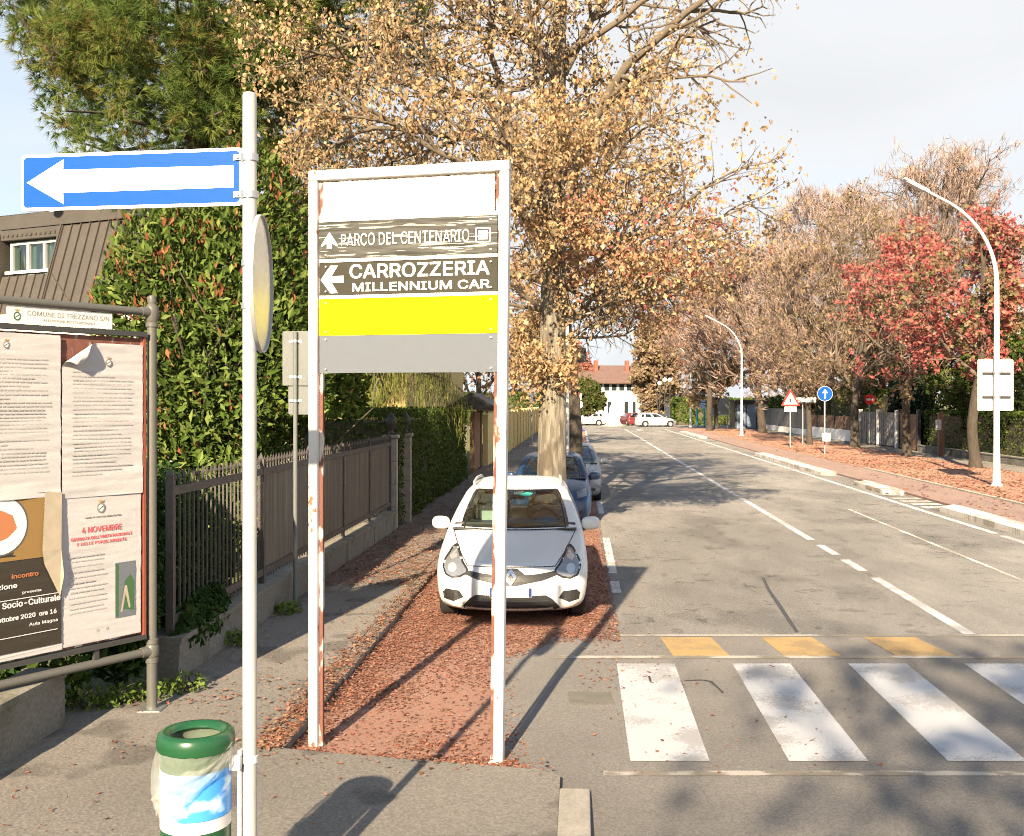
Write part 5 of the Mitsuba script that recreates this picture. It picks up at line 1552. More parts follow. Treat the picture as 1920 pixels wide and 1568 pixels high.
def make_car(name, label, spec, at, heading, paint, belt, roof_lo, win=None, detail=True, face='estate', scale=1.0, wheels=(0.78, 3.38), group=None, rails=False, tail=False):
    """at: the ground point under the middle of the nose; heading: the angle from straight ahead (degrees, to the right) in which the nose-to-tail axis runs."""
    body = CarBody(spec)
    a = math.radians(heading)
    M = np.eye(4)
    M[:3, 0] = np.array([math.cos(a), -math.sin(a), 0]) * scale
    M[:3, 1] = np.array([math.sin(a), math.cos(a), 0]) * scale
    M[2, 2] = scale
    M[:3, 3] = at
    key = thing(name, label, 'car', group)
    zl = np.unique(np.concatenate([np.linspace(body.z0, belt, 46), [belt]]))
    low, n, _ = body.skin(zl)
    arches = []
    wmax = max(s[3] for s in spec)
    for wy in wheels:
        for s in (-1, 1):
            arches.append(to_man(cyl((s * (wmax - 0.24), wy, 0.31), (s * (wmax + 0.2), wy, 0.31), 0.365, 0.365, 36)))
    mb = to_man(low)
    for q in arches:
        q2 = q if q.volume() > 0 else to_man(trimesh.Trimesh(man(q).vertices, man(q).faces[:, ::-1], process=False))
        mb = mb - q2
    obj('body', tf(man(mb), M), paint, key, smooth=35)
    # greenhouse
    zt = spec[-1][0]
    zg = np.unique(np.concatenate([np.linspace(belt, roof_lo, 22), np.linspace(roof_lo, zt, 9)]))
    gh, n, gf = body.skin(zg, False, True)
    half = NF + NC + NS + NR + 1
    idx = np.arange(n)
    hi = np.where(idx < half, idx, n - idx)    # half-outline index
    quad_i = np.repeat(np.arange(len(zg) - 1), 2 * n).reshape(-1)
    fidx = np.concatenate([np.concatenate([np.arange(n), np.arange(n)]) for _ in range(len(zg) - 1)])
    zmid = np.repeat((zg[:-1] + zg[1:]) / 2, 2 * n)
    h0 = hi[fidx]
    h1 = hi[(fidx + 1) % n]
    hm = (h0 + h1) / 2
    glassz = (zmid > belt + 0.012) & (zmid < roof_lo - 0.008)
    front_end = NF - 0.3
    ws = glassz & (hm < front_end)
    s0, s1 = NF + NC, NF + NC + NS
    rear = glassz & (hm > s1 + 6)
    side = glassz & (hm > s0 + 1) & (hm < s1 - 1.5) & (zmid < roof_lo - 0.05)
    pill = [s0 + 0.42 * NS, s0 + 0.78 * NS]
    for pc in pill:
        side &= ~(np.abs(hm - pc) < 0.9)
    V = gh.vertices

    def sub(mask, dy=0.0):
        m = trimesh.Trimesh(np.array(V), gf[mask], process=False)
        m.remove_unreferenced_vertices()
        return m
    nf = len(gf)
    capf = np.asarray(gh.faces)[nf:]
    shell_ = trimesh.Trimesh(np.array(V), np.vstack([gf[~(ws | rear | side)], capf]), process=False)
    shell_.remove_unreferenced_vertices()
    obj('roof', tf(shell_, M), paint, key, smooth=35)
    obj('windscreen', tf(sub(ws), M), 'm_glass', key, smooth=True)
    obj('rear_window', tf(sub(rear), M), 'm_glass', key, smooth=True)
    fx = np.asarray(V)[gf].mean(1)[:, 0]
    for half_ in (fx < 0, fx > 0):
        obj('side_window', tf(sub(side & half_), M), 'm_glass', key, smooth=True)
    wf = body.front(np.array([0.0]), np.array([belt]))[0]
    # dark seal round the windscreen
    if detail:
        obj('windscreen_seal', tf(body_line(body, belt, roof_lo), M), 'm_black', key)
    # cabin: dark floor at belt height, dashboard, seats
    L = spec[0][2]
    wb = [s[3] for s in spec if s[0] <= belt][-1]
    cab = [bx(-wb + 0.07, wb - 0.07, wf + 0.10, L - 0.35, belt + 0.004, belt + 0.012)]
    obj('cabin_floor', tf(cab[0], M), 'm_dark', key)
    obj('dashboard', tf(rbox(-wb + 0.08, wb - 0.08, wf + 0.30, wf + 0.62, belt + 0.014, belt + 0.065, 0.02, 6), M), 'm_dark', key)
    sw = lathe([(0.17, -0.012), (0.185, 0.0), (0.17, 0.012), (0.158, 0.0), (0.17, -0.012)], 20)
    sw.apply_transform(trimesh.transformations.rotation_matrix(1.15, (1, 0, 0)))
    sw.apply_translation((0.36, wf + 0.72, belt + 0.03))
    obj('steering_wheel', tf(sw, M), 'm_black', key)
    for sx in (-0.36, 0.36):
        for sy in (wf + 1.05, wf + 1.95):
            obj('seat', tf(cat([rbox(sx - 0.23, sx + 0.23, sy, sy + 0.13, belt + 0.013, belt + 0.20, 0.05, 8), rbox(sx - 0.13, sx + 0.13, sy + 0.02, sy + 0.11, belt + 0.22, belt + 0.36, 0.04, 8), bx(sx - 0.05, sx + 0.05, sy + 0.05, sy + 0.07, belt + 0.19, belt + 0.24)]), M), 'm_seat', key)
    # wheels
    for wy in wheels:
        for s in (-1, 1):
            Wm = M @ trimesh.transformations.translation_matrix((s * (wmax - 0.115), wy, 0.31)) @ trimesh.transformations.rotation_matrix(s * np.pi / 2, (0, 1, 0))
            wk_ = obj('wheel', tf(WH[0], Wm), 'm_rubber', key, smooth=35)
            obj(wk_.split('__', 1)[1] + '__rim', tf(WH[1], Wm), 'm_steel', key, smooth=35)
            obj('wheel_arch', tf(cyl((s * (wmax - 0.235), wy, 0.31), (s * (wmax - 0.225), wy, 0.31), 0.37, 0.37, 30), M), 'm_black', key)
    # door mirrors
    for s in (-1, 1):
        sp = trimesh.creation.icosphere(subdivisions=3, radius=1.0)
        v = np.array(sp.vertices)
        v = np.sign(v) * np.abs(v) ** 0.72
        v = v * [0.115, 0.075, 0.082]
        v[:, 1] += 0.25 * v[:, 0] * s
        sp = trimesh.Trimesh(v + [s * (wmax + 0.075), wf + 0.52, belt + 0.035], sp.faces, process=False)
        mk = obj('door_mirror', tf(sp, M), paint, key, smooth=True)
        obj(mk.split('__', 1)[1] + '__foot', tf(rbox(min(s * (wmax - 0.06), s * (wmax + 0.03)), max(s * (wmax - 0.06), s * (wmax + 0.03)), wf + 0.49, wf + 0.57, belt - 0.05, belt + 0.0, 0.015, 6), M), 'm_black', key)
    return key, body, M, wf


def body_line(body, belt, roof_lo):
    """A thin dark strip along the foot and head of the windscreen."""
    ms = []
    for z, off in ((belt + 0.004, 0.006), (roof_lo - 0.004, 0.006)):
        o = body.outline(z)[:NF]
        p = np.vstack([(o * [-1, 1])[::-1], o[1:]])
        ms.append(tube(np.column_stack([p[:, 0], p[:, 1] - 0.002, np.full(len(p), z)]), 0.011, 5))
    zz = np.linspace(belt, roof_lo, 10)
    for s in (-1, 1):
        q = np.array([[s * body.outline(z)[NF - 1][0], body.outline(z)[NF - 1][1], z] for z in zz])
        ms.append(tube(q, 0.010, 5))
    return cat(ms)


# ---- white estate car
ESTATE = [(0.15, 0.14, 4.15, 0.70, 0.25, 0.30), (0.20, 0.03, 4.18, 0.79, 0.26, 0.28), (0.27, 0.0, 4.20, 0.83, 0.27, 0.26), (0.40, 0.0, 4.22, 0.855, 0.28, 0.25), (0.52, 0.015, 4.22, 0.865, 0.29, 0.25), (0.60, 0.05, 4.20, 0.868, 0.30, 0.26),
          (0.66, 0.10, 4.20, 0.868, 0.33, 0.30), (0.72, 0.20, 4.20, 0.866, 0.36, 0.34), (0.78, 0.36, 4.20, 0.860, 0.36, 0.34), (0.84, 0.58, 4.20, 0.85, 0.34, 0.30), (0.90, 0.84, 4.20, 0.84, 0.32, 0.26), (0.95, 1.08, 4.20, 0.83, 0.30, 0.17),
          (1.10, 1.38, 4.16, 0.775, 0.27, 0.13), (1.25, 1.70, 4.08, 0.705, 0.24, 0.11), (1.37, 1.98, 3.95, 0.63, 0.22, 0.10), (1.405, 2.12, 3.88, 0.555, 0.20, 0.15), (1.43, 2.32, 3.75, 0.46, 0.18, 0.15), (1.445, 2.62, 3.5, 0.25, 0.12, 0.12)]
CAR_AT = (-0.015, 11.85, 0.0)
wcar, wb_, WM, wf_ = make_car('parked_car', 'white estate car parked nose first behind the direction sign frame', ESTATE, CAR_AT, 2.2, 'm_car_white', 0.95, 1.37)


def wput(name, poly, bsdf, proud=0.004, deep=0.02, label=None, smooth=True):
    return obj(name, tf(grid_patch(wb_, poly, proud, deep), WM), bsdf, wcar, smooth=30, label=label)


def mirror_poly(p):
    return affinity.scale(p, -1, 1, origin=(0, 0))


pmat('m_carbon', lambda p, n, uv: mix((0.018, 0.018, 0.018), (0.03, 0.03, 0.03), noise(p.x * 60, p.z * 60)), 0.45)
HL = Polygon([(0.655, 0.835), (0.70, 0.80), (0.765, 0.70), (0.775, 0.64), (0.74, 0.565), (0.665, 0.535), (0.585, 0.548), (0.515, 0.585), (0.495, 0.61), (0.56, 0.68), (0.615, 0.765)])
HL = HL.buffer(-0.03).buffer(0.04, quad_segs=6)
for s in (1, -1):
    p = HL if s > 0 else mirror_poly(HL)
    h = wput('headlight', p.buffer(0.008), 'm_black', 0.004, 0.02)
    hn = h.split('__', 1)[1]
    inner = p.buffer(-0.014)
    obj(hn + '__lens', tf(grid_patch(wb_, inner, 0.010, 0.004), WM), 'm_headlamp', wcar, smooth=30)
    for (cx, cz, r) in ((0.672, 0.632, 0.050),):
        c = Point(s * cx, cz).buffer(r, quad_segs=8)
        obj(hn + '__reflector', tf(grid_patch(wb_, c, 0.014, 0.002), WM), 'm_lens', wcar, smooth=30)
    obj(hn + '__indicator', tf(grid_patch(wb_, Polygon([(s * 0.655, 0.80), (s * 0.72, 0.74), (s * 0.69, 0.705), (s * 0.625, 0.735)]), 0.013, 0.002), WM), 'm_lens', wcar, smooth=30)
grille = Polygon([(-0.53, 0.615), (-0.30, 0.585), (-0.13, 0.575), (0, 0.57), (0.13, 0.575), (0.30, 0.585), (0.53, 0.615), (0.53, 0.57), (0.36, 0.515), (0.18, 0.485), (0.06, 0.46), (-0.06, 0.46), (-0.18, 0.485), (-0.36, 0.515), (-0.53, 0.57)])
wput('grille', grille, 'm_carbon', 0.006, 0.02)
wput('grille_hood_notch', Polygon([(-0.17, 0.572), (-0.07, 0.645), (0.07, 0.645), (0.17, 0.572)]), 'm_carbon', 0.006, 0.02)
emb = Polygon([(0, 0.655), (0.068, 0.555), (0, 0.455), (-0.068, 0.555)])
wput('emblem', emb.difference(affinity.scale(emb, 0.42, 0.42)), 'm_chrome', 0.026, 0.03, 'chrome diamond emblem')
low = Polygon([(-0.57, 0.185), (-0.46, 0.31), (-0.39, 0.352), (0.39, 0.352), (0.46, 0.31), (0.57, 0.185), (0.40, 0.165), (-0.40, 0.165)])
wput('lower_intake', low, 'm_carbon', 0.004, 0.02)
for z in (0.205, 0.245, 0.285):
    wput('intake_slat', Polygon([(-0.42, z), (0.42, z), (0.42, z + 0.012), (-0.42, z + 0.012)]), 'm_dark', 0.012, 0.01)
for s in (1, -1):
    fp = Polygon([(0.535, 0.315), (0.585, 0.385), (0.735, 0.402), (0.778, 0.360), (0.765, 0.285), (0.65, 0.262)])
    wput('fog_recess', fp if s > 0 else mirror_poly(fp), 'm_carbon', 0.004, 0.02)
    cp = Polygon([(0.50, 0.172), (0.66, 0.188), (0.765, 0.232), (0.768, 0.246), (0.66, 0.204), (0.50, 0.186)])
    wput('bumper_lip', cp if s > 0 else mirror_poly(cp), 'm_chrome', 0.008, 0.01)
wput('licence_plate', sbox(-0.235, 0.335, 0.235, 0.440), 'm_white', 0.016, 0.02, 'blank white licence plate with a blue band')
wput('licence_plate_band', sbox(-0.233, 0.337, -0.203, 0.438), 'm_plate_blue', 0.018, 0.001)
wput('licence_plate_band', sbox(0.203, 0.337, 0.233, 0.438), 'm_plate_blue', 0.018, 0.001)
# bonnet shut line, roof rails, wipers, things behind the windscreen
zz = np.linspace(0.66, 0.945, 24)
for s in (-1, 1):
    xx = s * (0.50 + 0.25 * (zz - 0.66) / 0.285)
    yy = wb_.front(xx, zz)
    obj('bonnet_gap', tf(tube(np.stack([xx, yy - 0.001, zz], 1), 0.006, 5), WM), 'm_black', wcar)
xx = np.linspace(-0.5, 0.5, 30)
obj('bonnet_gap', tf(tube(np.stack([xx, wb_.front(xx, np.full(30, 0.655) + 0.0 * xx) - 0.002, np.full(30, 0.655)], 1), 0.006, 5), WM), 'm_black', wcar)
for s in (-1, 1):
    obj('roof_rail', tf(tube(np.array([(s * 0.565, 2.25, 1.40), (s * 0.575, 2.32, 1.445), (s * 0.575, 2.9, 1.465), (s * 0.57, 3.6, 1.445), (s * 0.555, 3.75, 1.40)]), 0.020, 8), WM), 'm_grey_paint', wcar, smooth=40)
    x = np.array([s * 0.62 if s < 0 else 0.02, s * 0.30 if s < 0 else 0.30, 0.02 if s < 0 else 0.60])
    z = np.array([0.975, 0.985, 0.975])
    obj('wiper', tf(tube(np.stack([x, wb_.front(x, z) - 0.012, z], 1), 0.009, 5), WM), 'm_black', wcar)
obj('rear_view_mirror', tf(rbox(-0.11, 0.11, wf_ + 0.80, wf_ + 0.83, 1.255, 1.315, 0.012, 6), WM), 'm_black', wcar)
mat('m_toll', (0.05, 0.38, 0.30), 0.4)
wput('windscreen_sticker', Polygon([(0.03, 1.325), (0.14, 1.345), (0.21, 1.335), (0.18, 1.305), (0.10, 1.300)]), 'm_toll', 0.002, 0.001)
obj('sun_shade', tf(bx(-0.43, -0.19, wf_ + 0.55, wf_ + 0.56, 0.99, 1.13), WM), 'm_sunshade', wcar)

# ---- other parked cars, seen in pieces
HATCH = [(s[0] * 0.965, s[1], s[2] - 0.35, s[3] * 0.955, s[4], s[5]) for s in ESTATE]


def simple_face(key, body, M, z0=0.60, w=0.55, hl=0.16):
    for s in (1, -1):
        p = Polygon([(s * w, z0), (s * (w + 0.18), z0 + 0.04), (s * (w + 0.17), z0 + 0.17), (s * (w - 0.02), z0 + 0.12)])
        h = obj('headlight', tf(grid_patch(body, p, 0.006, 0.02), M), 'm_headlamp', key, smooth=30)
        obj('fog_recess', tf(grid_patch(body, Polygon([(s * 0.5, 0.27), (s * 0.66, 0.28), (s * 0.66, 0.36), (s * 0.5, 0.35)]), 0.005, 0.02), M), 'm_carbon', key, smooth=30)
    obj('grille', tf(grid_patch(body, Polygon([(-0.42, z0 - 0.02), (0.42, z0 - 0.02), (0.38, z0 + 0.07), (-0.38, z0 + 0.07)]), 0.006, 0.02), M), 'm_carbon', key, smooth=30)
    obj('lower_intake', tf(grid_patch(body, Polygon([(-0.42, 0.22), (0.42, 0.22), (0.40, 0.35), (-0.40, 0.35)]), 0.006, 0.02), M), 'm_carbon', key, smooth=30)
    obj('licence_plate', tf(grid_patch(body, sbox(-0.23, 0.38, 0.23, 0.48), 0.014, 0.02), M), 'm_white', key, smooth=30)


belt2, roof2 = 0.95 * 0.965, 1.37 * 0.965
for lb, at, paint, hd in (('blue hatchback parked behind the plane tree trunk', (0.74, 21.0, 0), 'm_car_blue', 3.66), ('grey blue car parked behind the blue hatchback', (1.42, 26.6, 0), 'm_car_grey', 3.66)):
    k, b, M, w_ = make_car('parked_car', lb, HATCH, at, hd, paint, belt2, roof2)
    simple_face(k, b, M)
# seen from behind: the tail points to us
for lb, at, paint, hd in (('purple car with a red tail lamp parked furthest along the row', (3.25, 62.2, 0), 'm_car_purple', 183.66),):
    k, b, M, w_ = make_car('parked_car', lb, HATCH, at, hd, paint, belt2, roof2)
    for s in (1, -1):
        obj('tail_lamp', tf(rbox(min(s * 0.6, s * 0.80), max(s * 0.6, s * 0.80), 3.80, 3.88, 0.62, 0.90, 0.02, 6), M), 'm_red_lamp', k)
# crossing at the end of the street
k, b, M, w_ = make_car('crossing_car', 'white car driving across the far end of the street', ESTATE, (17.0, 110.5, 0), -94, 'm_car_white', 0.95, 1.37)
simple_face(k, b, M)
k, b, M, w_ = make_car('crossing_car', 'white car at the far end half hidden by the parked cars', ESTATE, (6.0, 116.5, 0), 86, 'm_car_white', 0.95, 1.37)
simple_face(k, b, M)
k, b, M, w_ = make_car('crossing_car', 'small red car behind the white crossing car', HATCH, (12.6, 119.0, 0), 170, 'm_car_red', belt2, roof2)
simple_face(k, b, M)

# ------------------------------------------------------------------ right side and the far end
def lamp_post(label, x, y, k=1.0):
    """Tapered white mast that bends over the street and ends in a flat lantern."""
    key = thing('street_lamp', label, 'street lamp')
    z = np.concatenate([[0.0, 0.5, 1.2, 3.0, 5.0], 6.0 + 0.0 * np.arange(1)])
    pts = [(0, 0, h) for h in z]
    for a in np.linspace(0.08, 1.12, 12):
        pts.append((-2.35 * (1 - math.cos(a)) * 1.22, 0, 6.0 + 2.75 * math.sin(a) * 1.0))
    q = np.array(pts)
    t = unit(q[-1] - q[-2])
    end = q[-1] + t * 0.55
    pts.append(tuple(end))
    q = np.array(pts) * k + [x, y, 0]
    r = np.interp(np.arange(len(q)), [0, 4, 8, len(q) - 1], [0.105, 0.075, 0.055, 0.035]) * k
    obj('mast', tube(q, r, 14), 'm_white_matt', key, smooth=40)
    obj('base_collar', lathe([(0, 0), (0.17, 0), (0.16, 0.05), (0.115, 0.08), (0.115, 0.35), (0.10, 0.38), (0, 0.38)], 16, (x, y, 0.05)), 'm_white_matt', key, smooth=40)
    e = q[-1]
    M = np.eye(4)
    d = unit(np.array([t[0], 0, t[2]]))
    M[:3, 0], M[:3, 1], M[:3, 2], M[:3, 3] = d, (0, 1, 0), np.cross(d, (0, 1, 0)), e
    head = rbox(-0.15, 0.72, -0.14, 0.14, -0.055, 0.055, 0.05, 10)
    hv = np.array(head.vertices)
    s = 1 - 0.45 * np.clip((0.10 - hv[:, 0]) / 0.25, 0, 1)
    hv[:, 1] *= s
    hv[:, 2] *= 1 - 0.3 * np.clip((hv[:, 0] - 0.4) / 0.35, 0, 1)
    head = trimesh.Trimesh(hv * k, head.faces, process=False)
    h = obj('lantern', tf(head, M), 'm_white', key, smooth=40).split('__', 1)[1]
    obj(h + '__glass', tf(bx(0.05 * k, 0.62 * k, -0.10 * k, 0.10 * k, 0.045 * k, 0.064 * k), M), 'm_lens', key)
    return key


LX, LY = 14.2, 31.25
l1 = lamp_post('tall white street lamp nearest at the right edge, carrying a sign back', LX, LY)
lamp_post('second white street lamp before the tan trees', 16.8, 78.0, 0.98)
lamp_post('furthest white street lamp beside the turquoise signpost', 17.9, 107.0, 0.98)
sb = thing('road_sign', 'large white back of a sign fixed to the nearest lamp post', 'sign')
M = frame((LX + 0.05, LY + 0.16, 0), (1, 0.06, 0))
obj('plate', tf(ext(rrect(-0.56, 0.53, 2.26, 3.77, 0.04), 0.006), M), 'm_signback', sb)
for z in (2.66, 3.36):
    obj('bracket', tf(cat([bx(-0.42, 0.42, z - 0.03, z + 0.03, 0.007, 0.055)]), M), 'm_dark', sb)
    obj('clamp', lathe([(0.086, z - 0.03), (0.098, z - 0.03), (0.098, z + 0.03), (0.086, z + 0.03), (0.086, z - 0.03)], 16, (LX, LY, 0)), 'm_steel', sb)

# signs along the verge
k = thing('road_sign', 'white triangular warning sign on a thin pole by the cycle path', 'sign')
sx, sy = 14.95, 57.3
obj('pole', cyl((sx, sy, 0), (sx, sy, 3.2), 0.035, 0.035, 10), 'm_grey_paint', k, smooth=40)
M = frame((sx, sy - 0.05, 0), (1, -0.05, 0))
tri = Polygon([(-0.45, 2.36), (0.45, 2.36), (0, 3.14)]).buffer(0.04)
obj('plate', tf(ext(tri, 0.006), M), 'm_sign_red', k)
obj('face', tf(ext(tri.buffer(-0.085), 0.003, 0.0065), M), 'm_sign_white', k)
obj('symbol', tf(cat([ext(Polygon([(-0.05, 2.50), (0.04, 2.50), (0.05, 2.68), (0.0, 2.74), (-0.06, 2.68)]), 0.002, 0.010), ext(Point(0.0, 2.80).buffer(0.04), 0.002, 0.010)]), M), 'm_black', k)
obj('lower_plate', tf(ext(rrect(-0.32, 0.32, 2.0, 2.28, 0.02), 0.006), M), 'm_sign_white', k)
k = thing('road_sign', 'round blue sign with a white upward arrow', 'sign')
sx, sy = 14.95, 51.0
obj('pole', cyl((sx, sy, 0), (sx, sy, 3.2), 0.035, 0.035, 10), 'm_grey_paint', k, smooth=40)
M = frame((sx, sy - 0.05, 0), (1, -0.05, 0))
obj('plate', tf(ext(Point(0, 2.92).buffer(0.36, quad_segs=12), 0.006), M), 'm_sign_white', k)
obj('face', tf(ext(Point(0, 2.92).buffer(0.345, quad_segs=12), 0.003, 0.0065), M), 'm_sign_blue', k)
obj('arrow', tf(ext(Polygon([(-0.045, 2.70), (0.045, 2.70), (0.045, 2.95), (0.14, 2.95), (0, 3.15), (-0.14, 2.95), (-0.045, 2.95)]), 0.003, 0.010), M), 'm_sign_white', k)
k = thing('litter_bin', 'small white litter bin on the pole of the round blue sign', 'bin')
obj('body', lathe([(0, 0.66), (0.19, 0.66), (0.21, 1.05), (0.19, 1.05), (0.18, 0.68), (0, 0.68)], 16, (sx, sy - 0.28, 0)), 'm_white_matt', k, smooth=40)
obj('bracket', bx(sx - 0.03, sx + 0.03, sy - 0.075, sy - 0.034, 0.85, 0.92), 'm_grey_paint', k)
k = thing('street_name_sign', 'white street name sign between the triangle and the round blue sign', 'sign')
sx, sy = 16.9, 62.0
obj('pole', cyl((sx, sy, 0), (sx, sy, 2.85), 0.03, 0.03, 10), 'm_grey_paint', k, smooth=40)
obj('plate', tf(ext(rrect(-0.95, 0.75, 2.52, 2.80, 0.03), 0.03), frame((sx, sy - 0.06, 0), (1, 0.0, 0))), 'm_sign_white', k)
k = thing('road_sign', 'red no entry sign behind the trees near the grey gate', 'sign')
sx, sy = 20.6, 61.5
obj('pole', cyl((sx, sy, 0), (sx, sy, 3.0), 0.035, 0.035, 10), 'm_grey_paint', k, smooth=40)
M = frame((sx, sy - 0.05, 0), (1, -0.05, 0))
obj('plate', tf(ext(Point(0, 2.68).buffer(0.30, quad_segs=12), 0.006), M), 'm_sign_red', k)
obj('bar', tf(ext(sbox(-0.20, 2.62, 0.20, 2.74), 0.003, 0.0065), M), 'm_sign_white', k)

# garden walls, fences and gates behind the far pavement
wall_run('garden_wall', 'low pale wall under the long clipped hedge at the right edge', 16.85, 17.1, 36, 53.4, 0.34, 2.2, 8)
k = thing('gate', 'grey sheet metal gate between pale posts behind the trees', 'gate')
for y0, y1 in ((57.4, 60.6), (61.0, 64.6)):
    p = obj('gate_leaf', along(17.0, 17.06, y0, y1, 0.12, 1.95), 'm_gate', k).split('__', 1)[1]
    for yy in np.arange(y0 + 0.35, y1, 0.4):
        obj(p + '__rib', along(16.975, 16.998, yy, yy + 0.05, 0.15, 1.92), 'm_gate', k)
for y in (57.1, 60.7, 64.7):
    obj('post', along(16.9, 17.15, y, y + 0.25, 0.0, 2.1), 'm_plaster', k)
k = thing('gate', 'narrow brown wooden gate at the end of the long hedge', 'gate')
for yy in np.arange(54.0, 56.6, 0.3):
    obj('plank', along(17.0, 17.05, yy, yy + 0.27, 0.1, 1.9), 'm_wood', k)
for y in (53.6, 56.75):
    obj('post', along(16.95, 17.12, y, y + 0.2, 0.0, 2.15), 'm_dark', k)
k = thing('letter_box', 'brown post with a white plaque in front of the hedge', 'post')
px_, py_ = 19.55, 48.6
obj('post', rbox(px_ - 0.13, px_ + 0.13, py_ - 0.1, py_ + 0.1, 0, 2.05, 0.02, 6), 'm_wood', k)
obj('plaque', rbox(px_ - 0.30, px_ - 0.04, py_ - 0.16, py_ - 0.105, 1.25, 1.72, 0.02, 6), 'm_white', k)
k = thing('garden_fence', 'brown plank fence on a low white wall', 'fence')
obj('wall', along(16.9, 17.15, 66.0, 79.0, 0, 0.75), 'm_plaster', k)
for yy in np.arange(66.1, 78.8, 0.42):
    obj('plank', along(17.0, 17.04, yy, yy + 0.33, 0.76, 1.62), 'm_wood', k)
for yy in np.arange(66.0, 79.1, 2.6):
    obj('post', along(16.93, 17.0, yy, yy + 0.09, 0.755, 1.7), 'm_dark', k)
k = thing('garden_fence', 'dark sheet fence with pale footing beyond the plank fence', 'fence')
for yy in np.arange(79.4, 98, 2.0):
    obj('panel', along(17.0, 17.05, yy, yy + 1.94, 0.5, 2.0), 'm_gate', k)
    obj('footing', along(16.9, 17.2, yy, yy + 1.94, 0, 0.48), 'm_plaster', k)
k = thing('kiosk', 'dark kiosk with pale blue doors beyond the fences', 'kiosk')
obj('body', bx(20.6, 23.6, 98.5, 101, 0, 2.6), 'm_dark', k)
for x in (20.75, 21.7, 22.65):
    obj('door', bx(x, x + 0.8, 98.44, 98.495, 0.1, 2.3), 'm_kioskdoor', k)
obj('roof', bx(20.4, 23.8, 98.2, 101.2, 2.605, 2.75), 'm_dark', k)
k = thing('info_sign', 'turquoise signpost with a pale panel beside the furthest lamp', 'sign')
for x in (18.05, 18.75):
    obj('leg', cyl((x, 104.0, 0), (x, 104.0, 3.2), 0.10, 0.10, 10), 'm_turquoise', k, smooth=40)
obj('panel', rbox(17.9, 18.9, 103.85, 103.98, 1.9, 3.0, 0.03, 6), 'm_skyblue', k)
obj('top', rbox(18.1, 18.7, 103.8, 104.1, 3.05, 3.6, 0.1, 8), 'm_turquoise', k)
k = thing('info_sign', 'grey board standing right of the turquoise signpost', 'sign')
for x in (18.75, 20.2):
    obj('leg', cyl((x, 100.0, 0), (x, 100.0, 2.6), 0.05, 0.05, 8), 'm_grey_paint', k, smooth=40)
obj('board', rbox(18.65, 20.3, 99.85, 99.94, 1.3, 2.9, 0.03, 6), 'm_greyblue', k)

# house at the right edge
MR = frame((28.0, 56.1, 0), (0.89, -0.46, 0))
k = thing('house', 'red brick house with a white eave at the right edge', 'house')
obj('wall', tf(bx(-0.3, 12, 0, 8.4, -9, 0), MR), 'm_brickwork', k)
obj('column', tf(rbox(-1.75, -1.20, 0, 8.35, 0.5, 1.1, 0.03, 6), MR), 'm_plaster', k)
obj('balcony', tf(cat([bx(-0.2, 12, 4.9, 5.1, 0.002, 1.4), bx(-0.2, 12, 5.1, 5.9, 1.3, 1.4)]), MR), 'm_plaster', k)
v = np.array([(-1.8, 8.45, 2.2), (12, 8.45, 2.2), (12, 8.45, -9), (-1.8, 8.45, -9), (-1.8, 8.85, 2.2), (12, 8.85, 2.2), (12, 10.6, -9), (-1.8, 8.85, -9), (5, 11.2, -3.4), (12, 11.2, -3.4)])
obj('eave', tf(cat([bx(-1.8, 12, 8.45, 8.85, -9.6, 2.2)]), MR), 'm_plaster', k)
rv = np.array([(-1.9, 8.86, 2.3), (12, 8.86, 2.3), (12, 11.4, -3.6), (3.0, 11.4, -3.6), (-1.9, 8.86, -9.6), (12, 8.86, -9.6)])
obj('roof', tf(trimesh.Trimesh(rv, np.array([[0, 1, 2], [0, 2, 3], [0, 3, 4], [4, 3, 2], [4, 2, 5]]), process=False), MR), 'm_tile_roof', k)
for (x0, z0) in ((0.9, 1.0), (4.2, 1.0), (0.9, 5.6), (4.2, 5.6)):
    w = obj('window', tf(cat([bx(x0 - 0.1, x0 + 1.4, z0 - 0.1, z0, 0.003, 0.08), bx(x0 - 0.1, x0, z0, z0 + 1.5, 0.003, 0.06), bx(x0 + 1.3, x0 + 1.4, z0, z0 + 1.5, 0.003, 0.06), bx(x0 - 0.1, x0 + 1.4, z0 + 1.5, z0 + 1.6, 0.003, 0.06)]), MR), 'm_white', k).split('__', 1)[1]
    obj(w + '__pane', tf(bx(x0, x0 + 1.3, z0, z0 + 1.5, 0.003, 0.01), MR), 'm_window_dark', k)

# the far end of the street
MF = frame((13.6, 131.0, 0), (0.98, 0.18, 0))
far = thing('house', 'white house with a red tiled roof closing the end of the street', 'house')
obj('wall', tf(bx(-3.7, 6.0, 0, 5.0, -8, 0), MF), 'm_plaster', far)
obj('side_wall', tf(bx(-5.4, -3.71, 0, 5.0, -7, 0.15), MF), 'm_brickwork', far)
for i, x in enumerate(np.arange(-3.3, 5.6, 0.95)):
    obj('window', tf(bx(x, x + 0.62, 3.95, 4.75, 0.003, 0.03), MF), 'm_window_dark', far)
for x, w in ((-1.9, 0.4), (0.2, 0.5), (1.3, 0.35), (3.3, 0.7), (4.6, 0.7)):
    o = obj('window', tf(bx(x, x + w, 1.2, 2.6, 0.003, 0.03), MF), 'm_window_dark', far)
rv = np.array([(-6.4, 5.0, 0.9), (6.8, 5.0, 0.9), (6.8, 5.0, -9), (-6.4, 5.0, -9), (-3.4, 7.2, -4), (3.8, 7.2, -4)])
rv2 = np.vstack([rv, rv - [0, 0.18, 0]])
obj('roof', trimesh.Trimesh(tf(trimesh.Trimesh(rv2, process=False), MF).vertices, process=False).convex_hull, 'm_tile_roof', far)
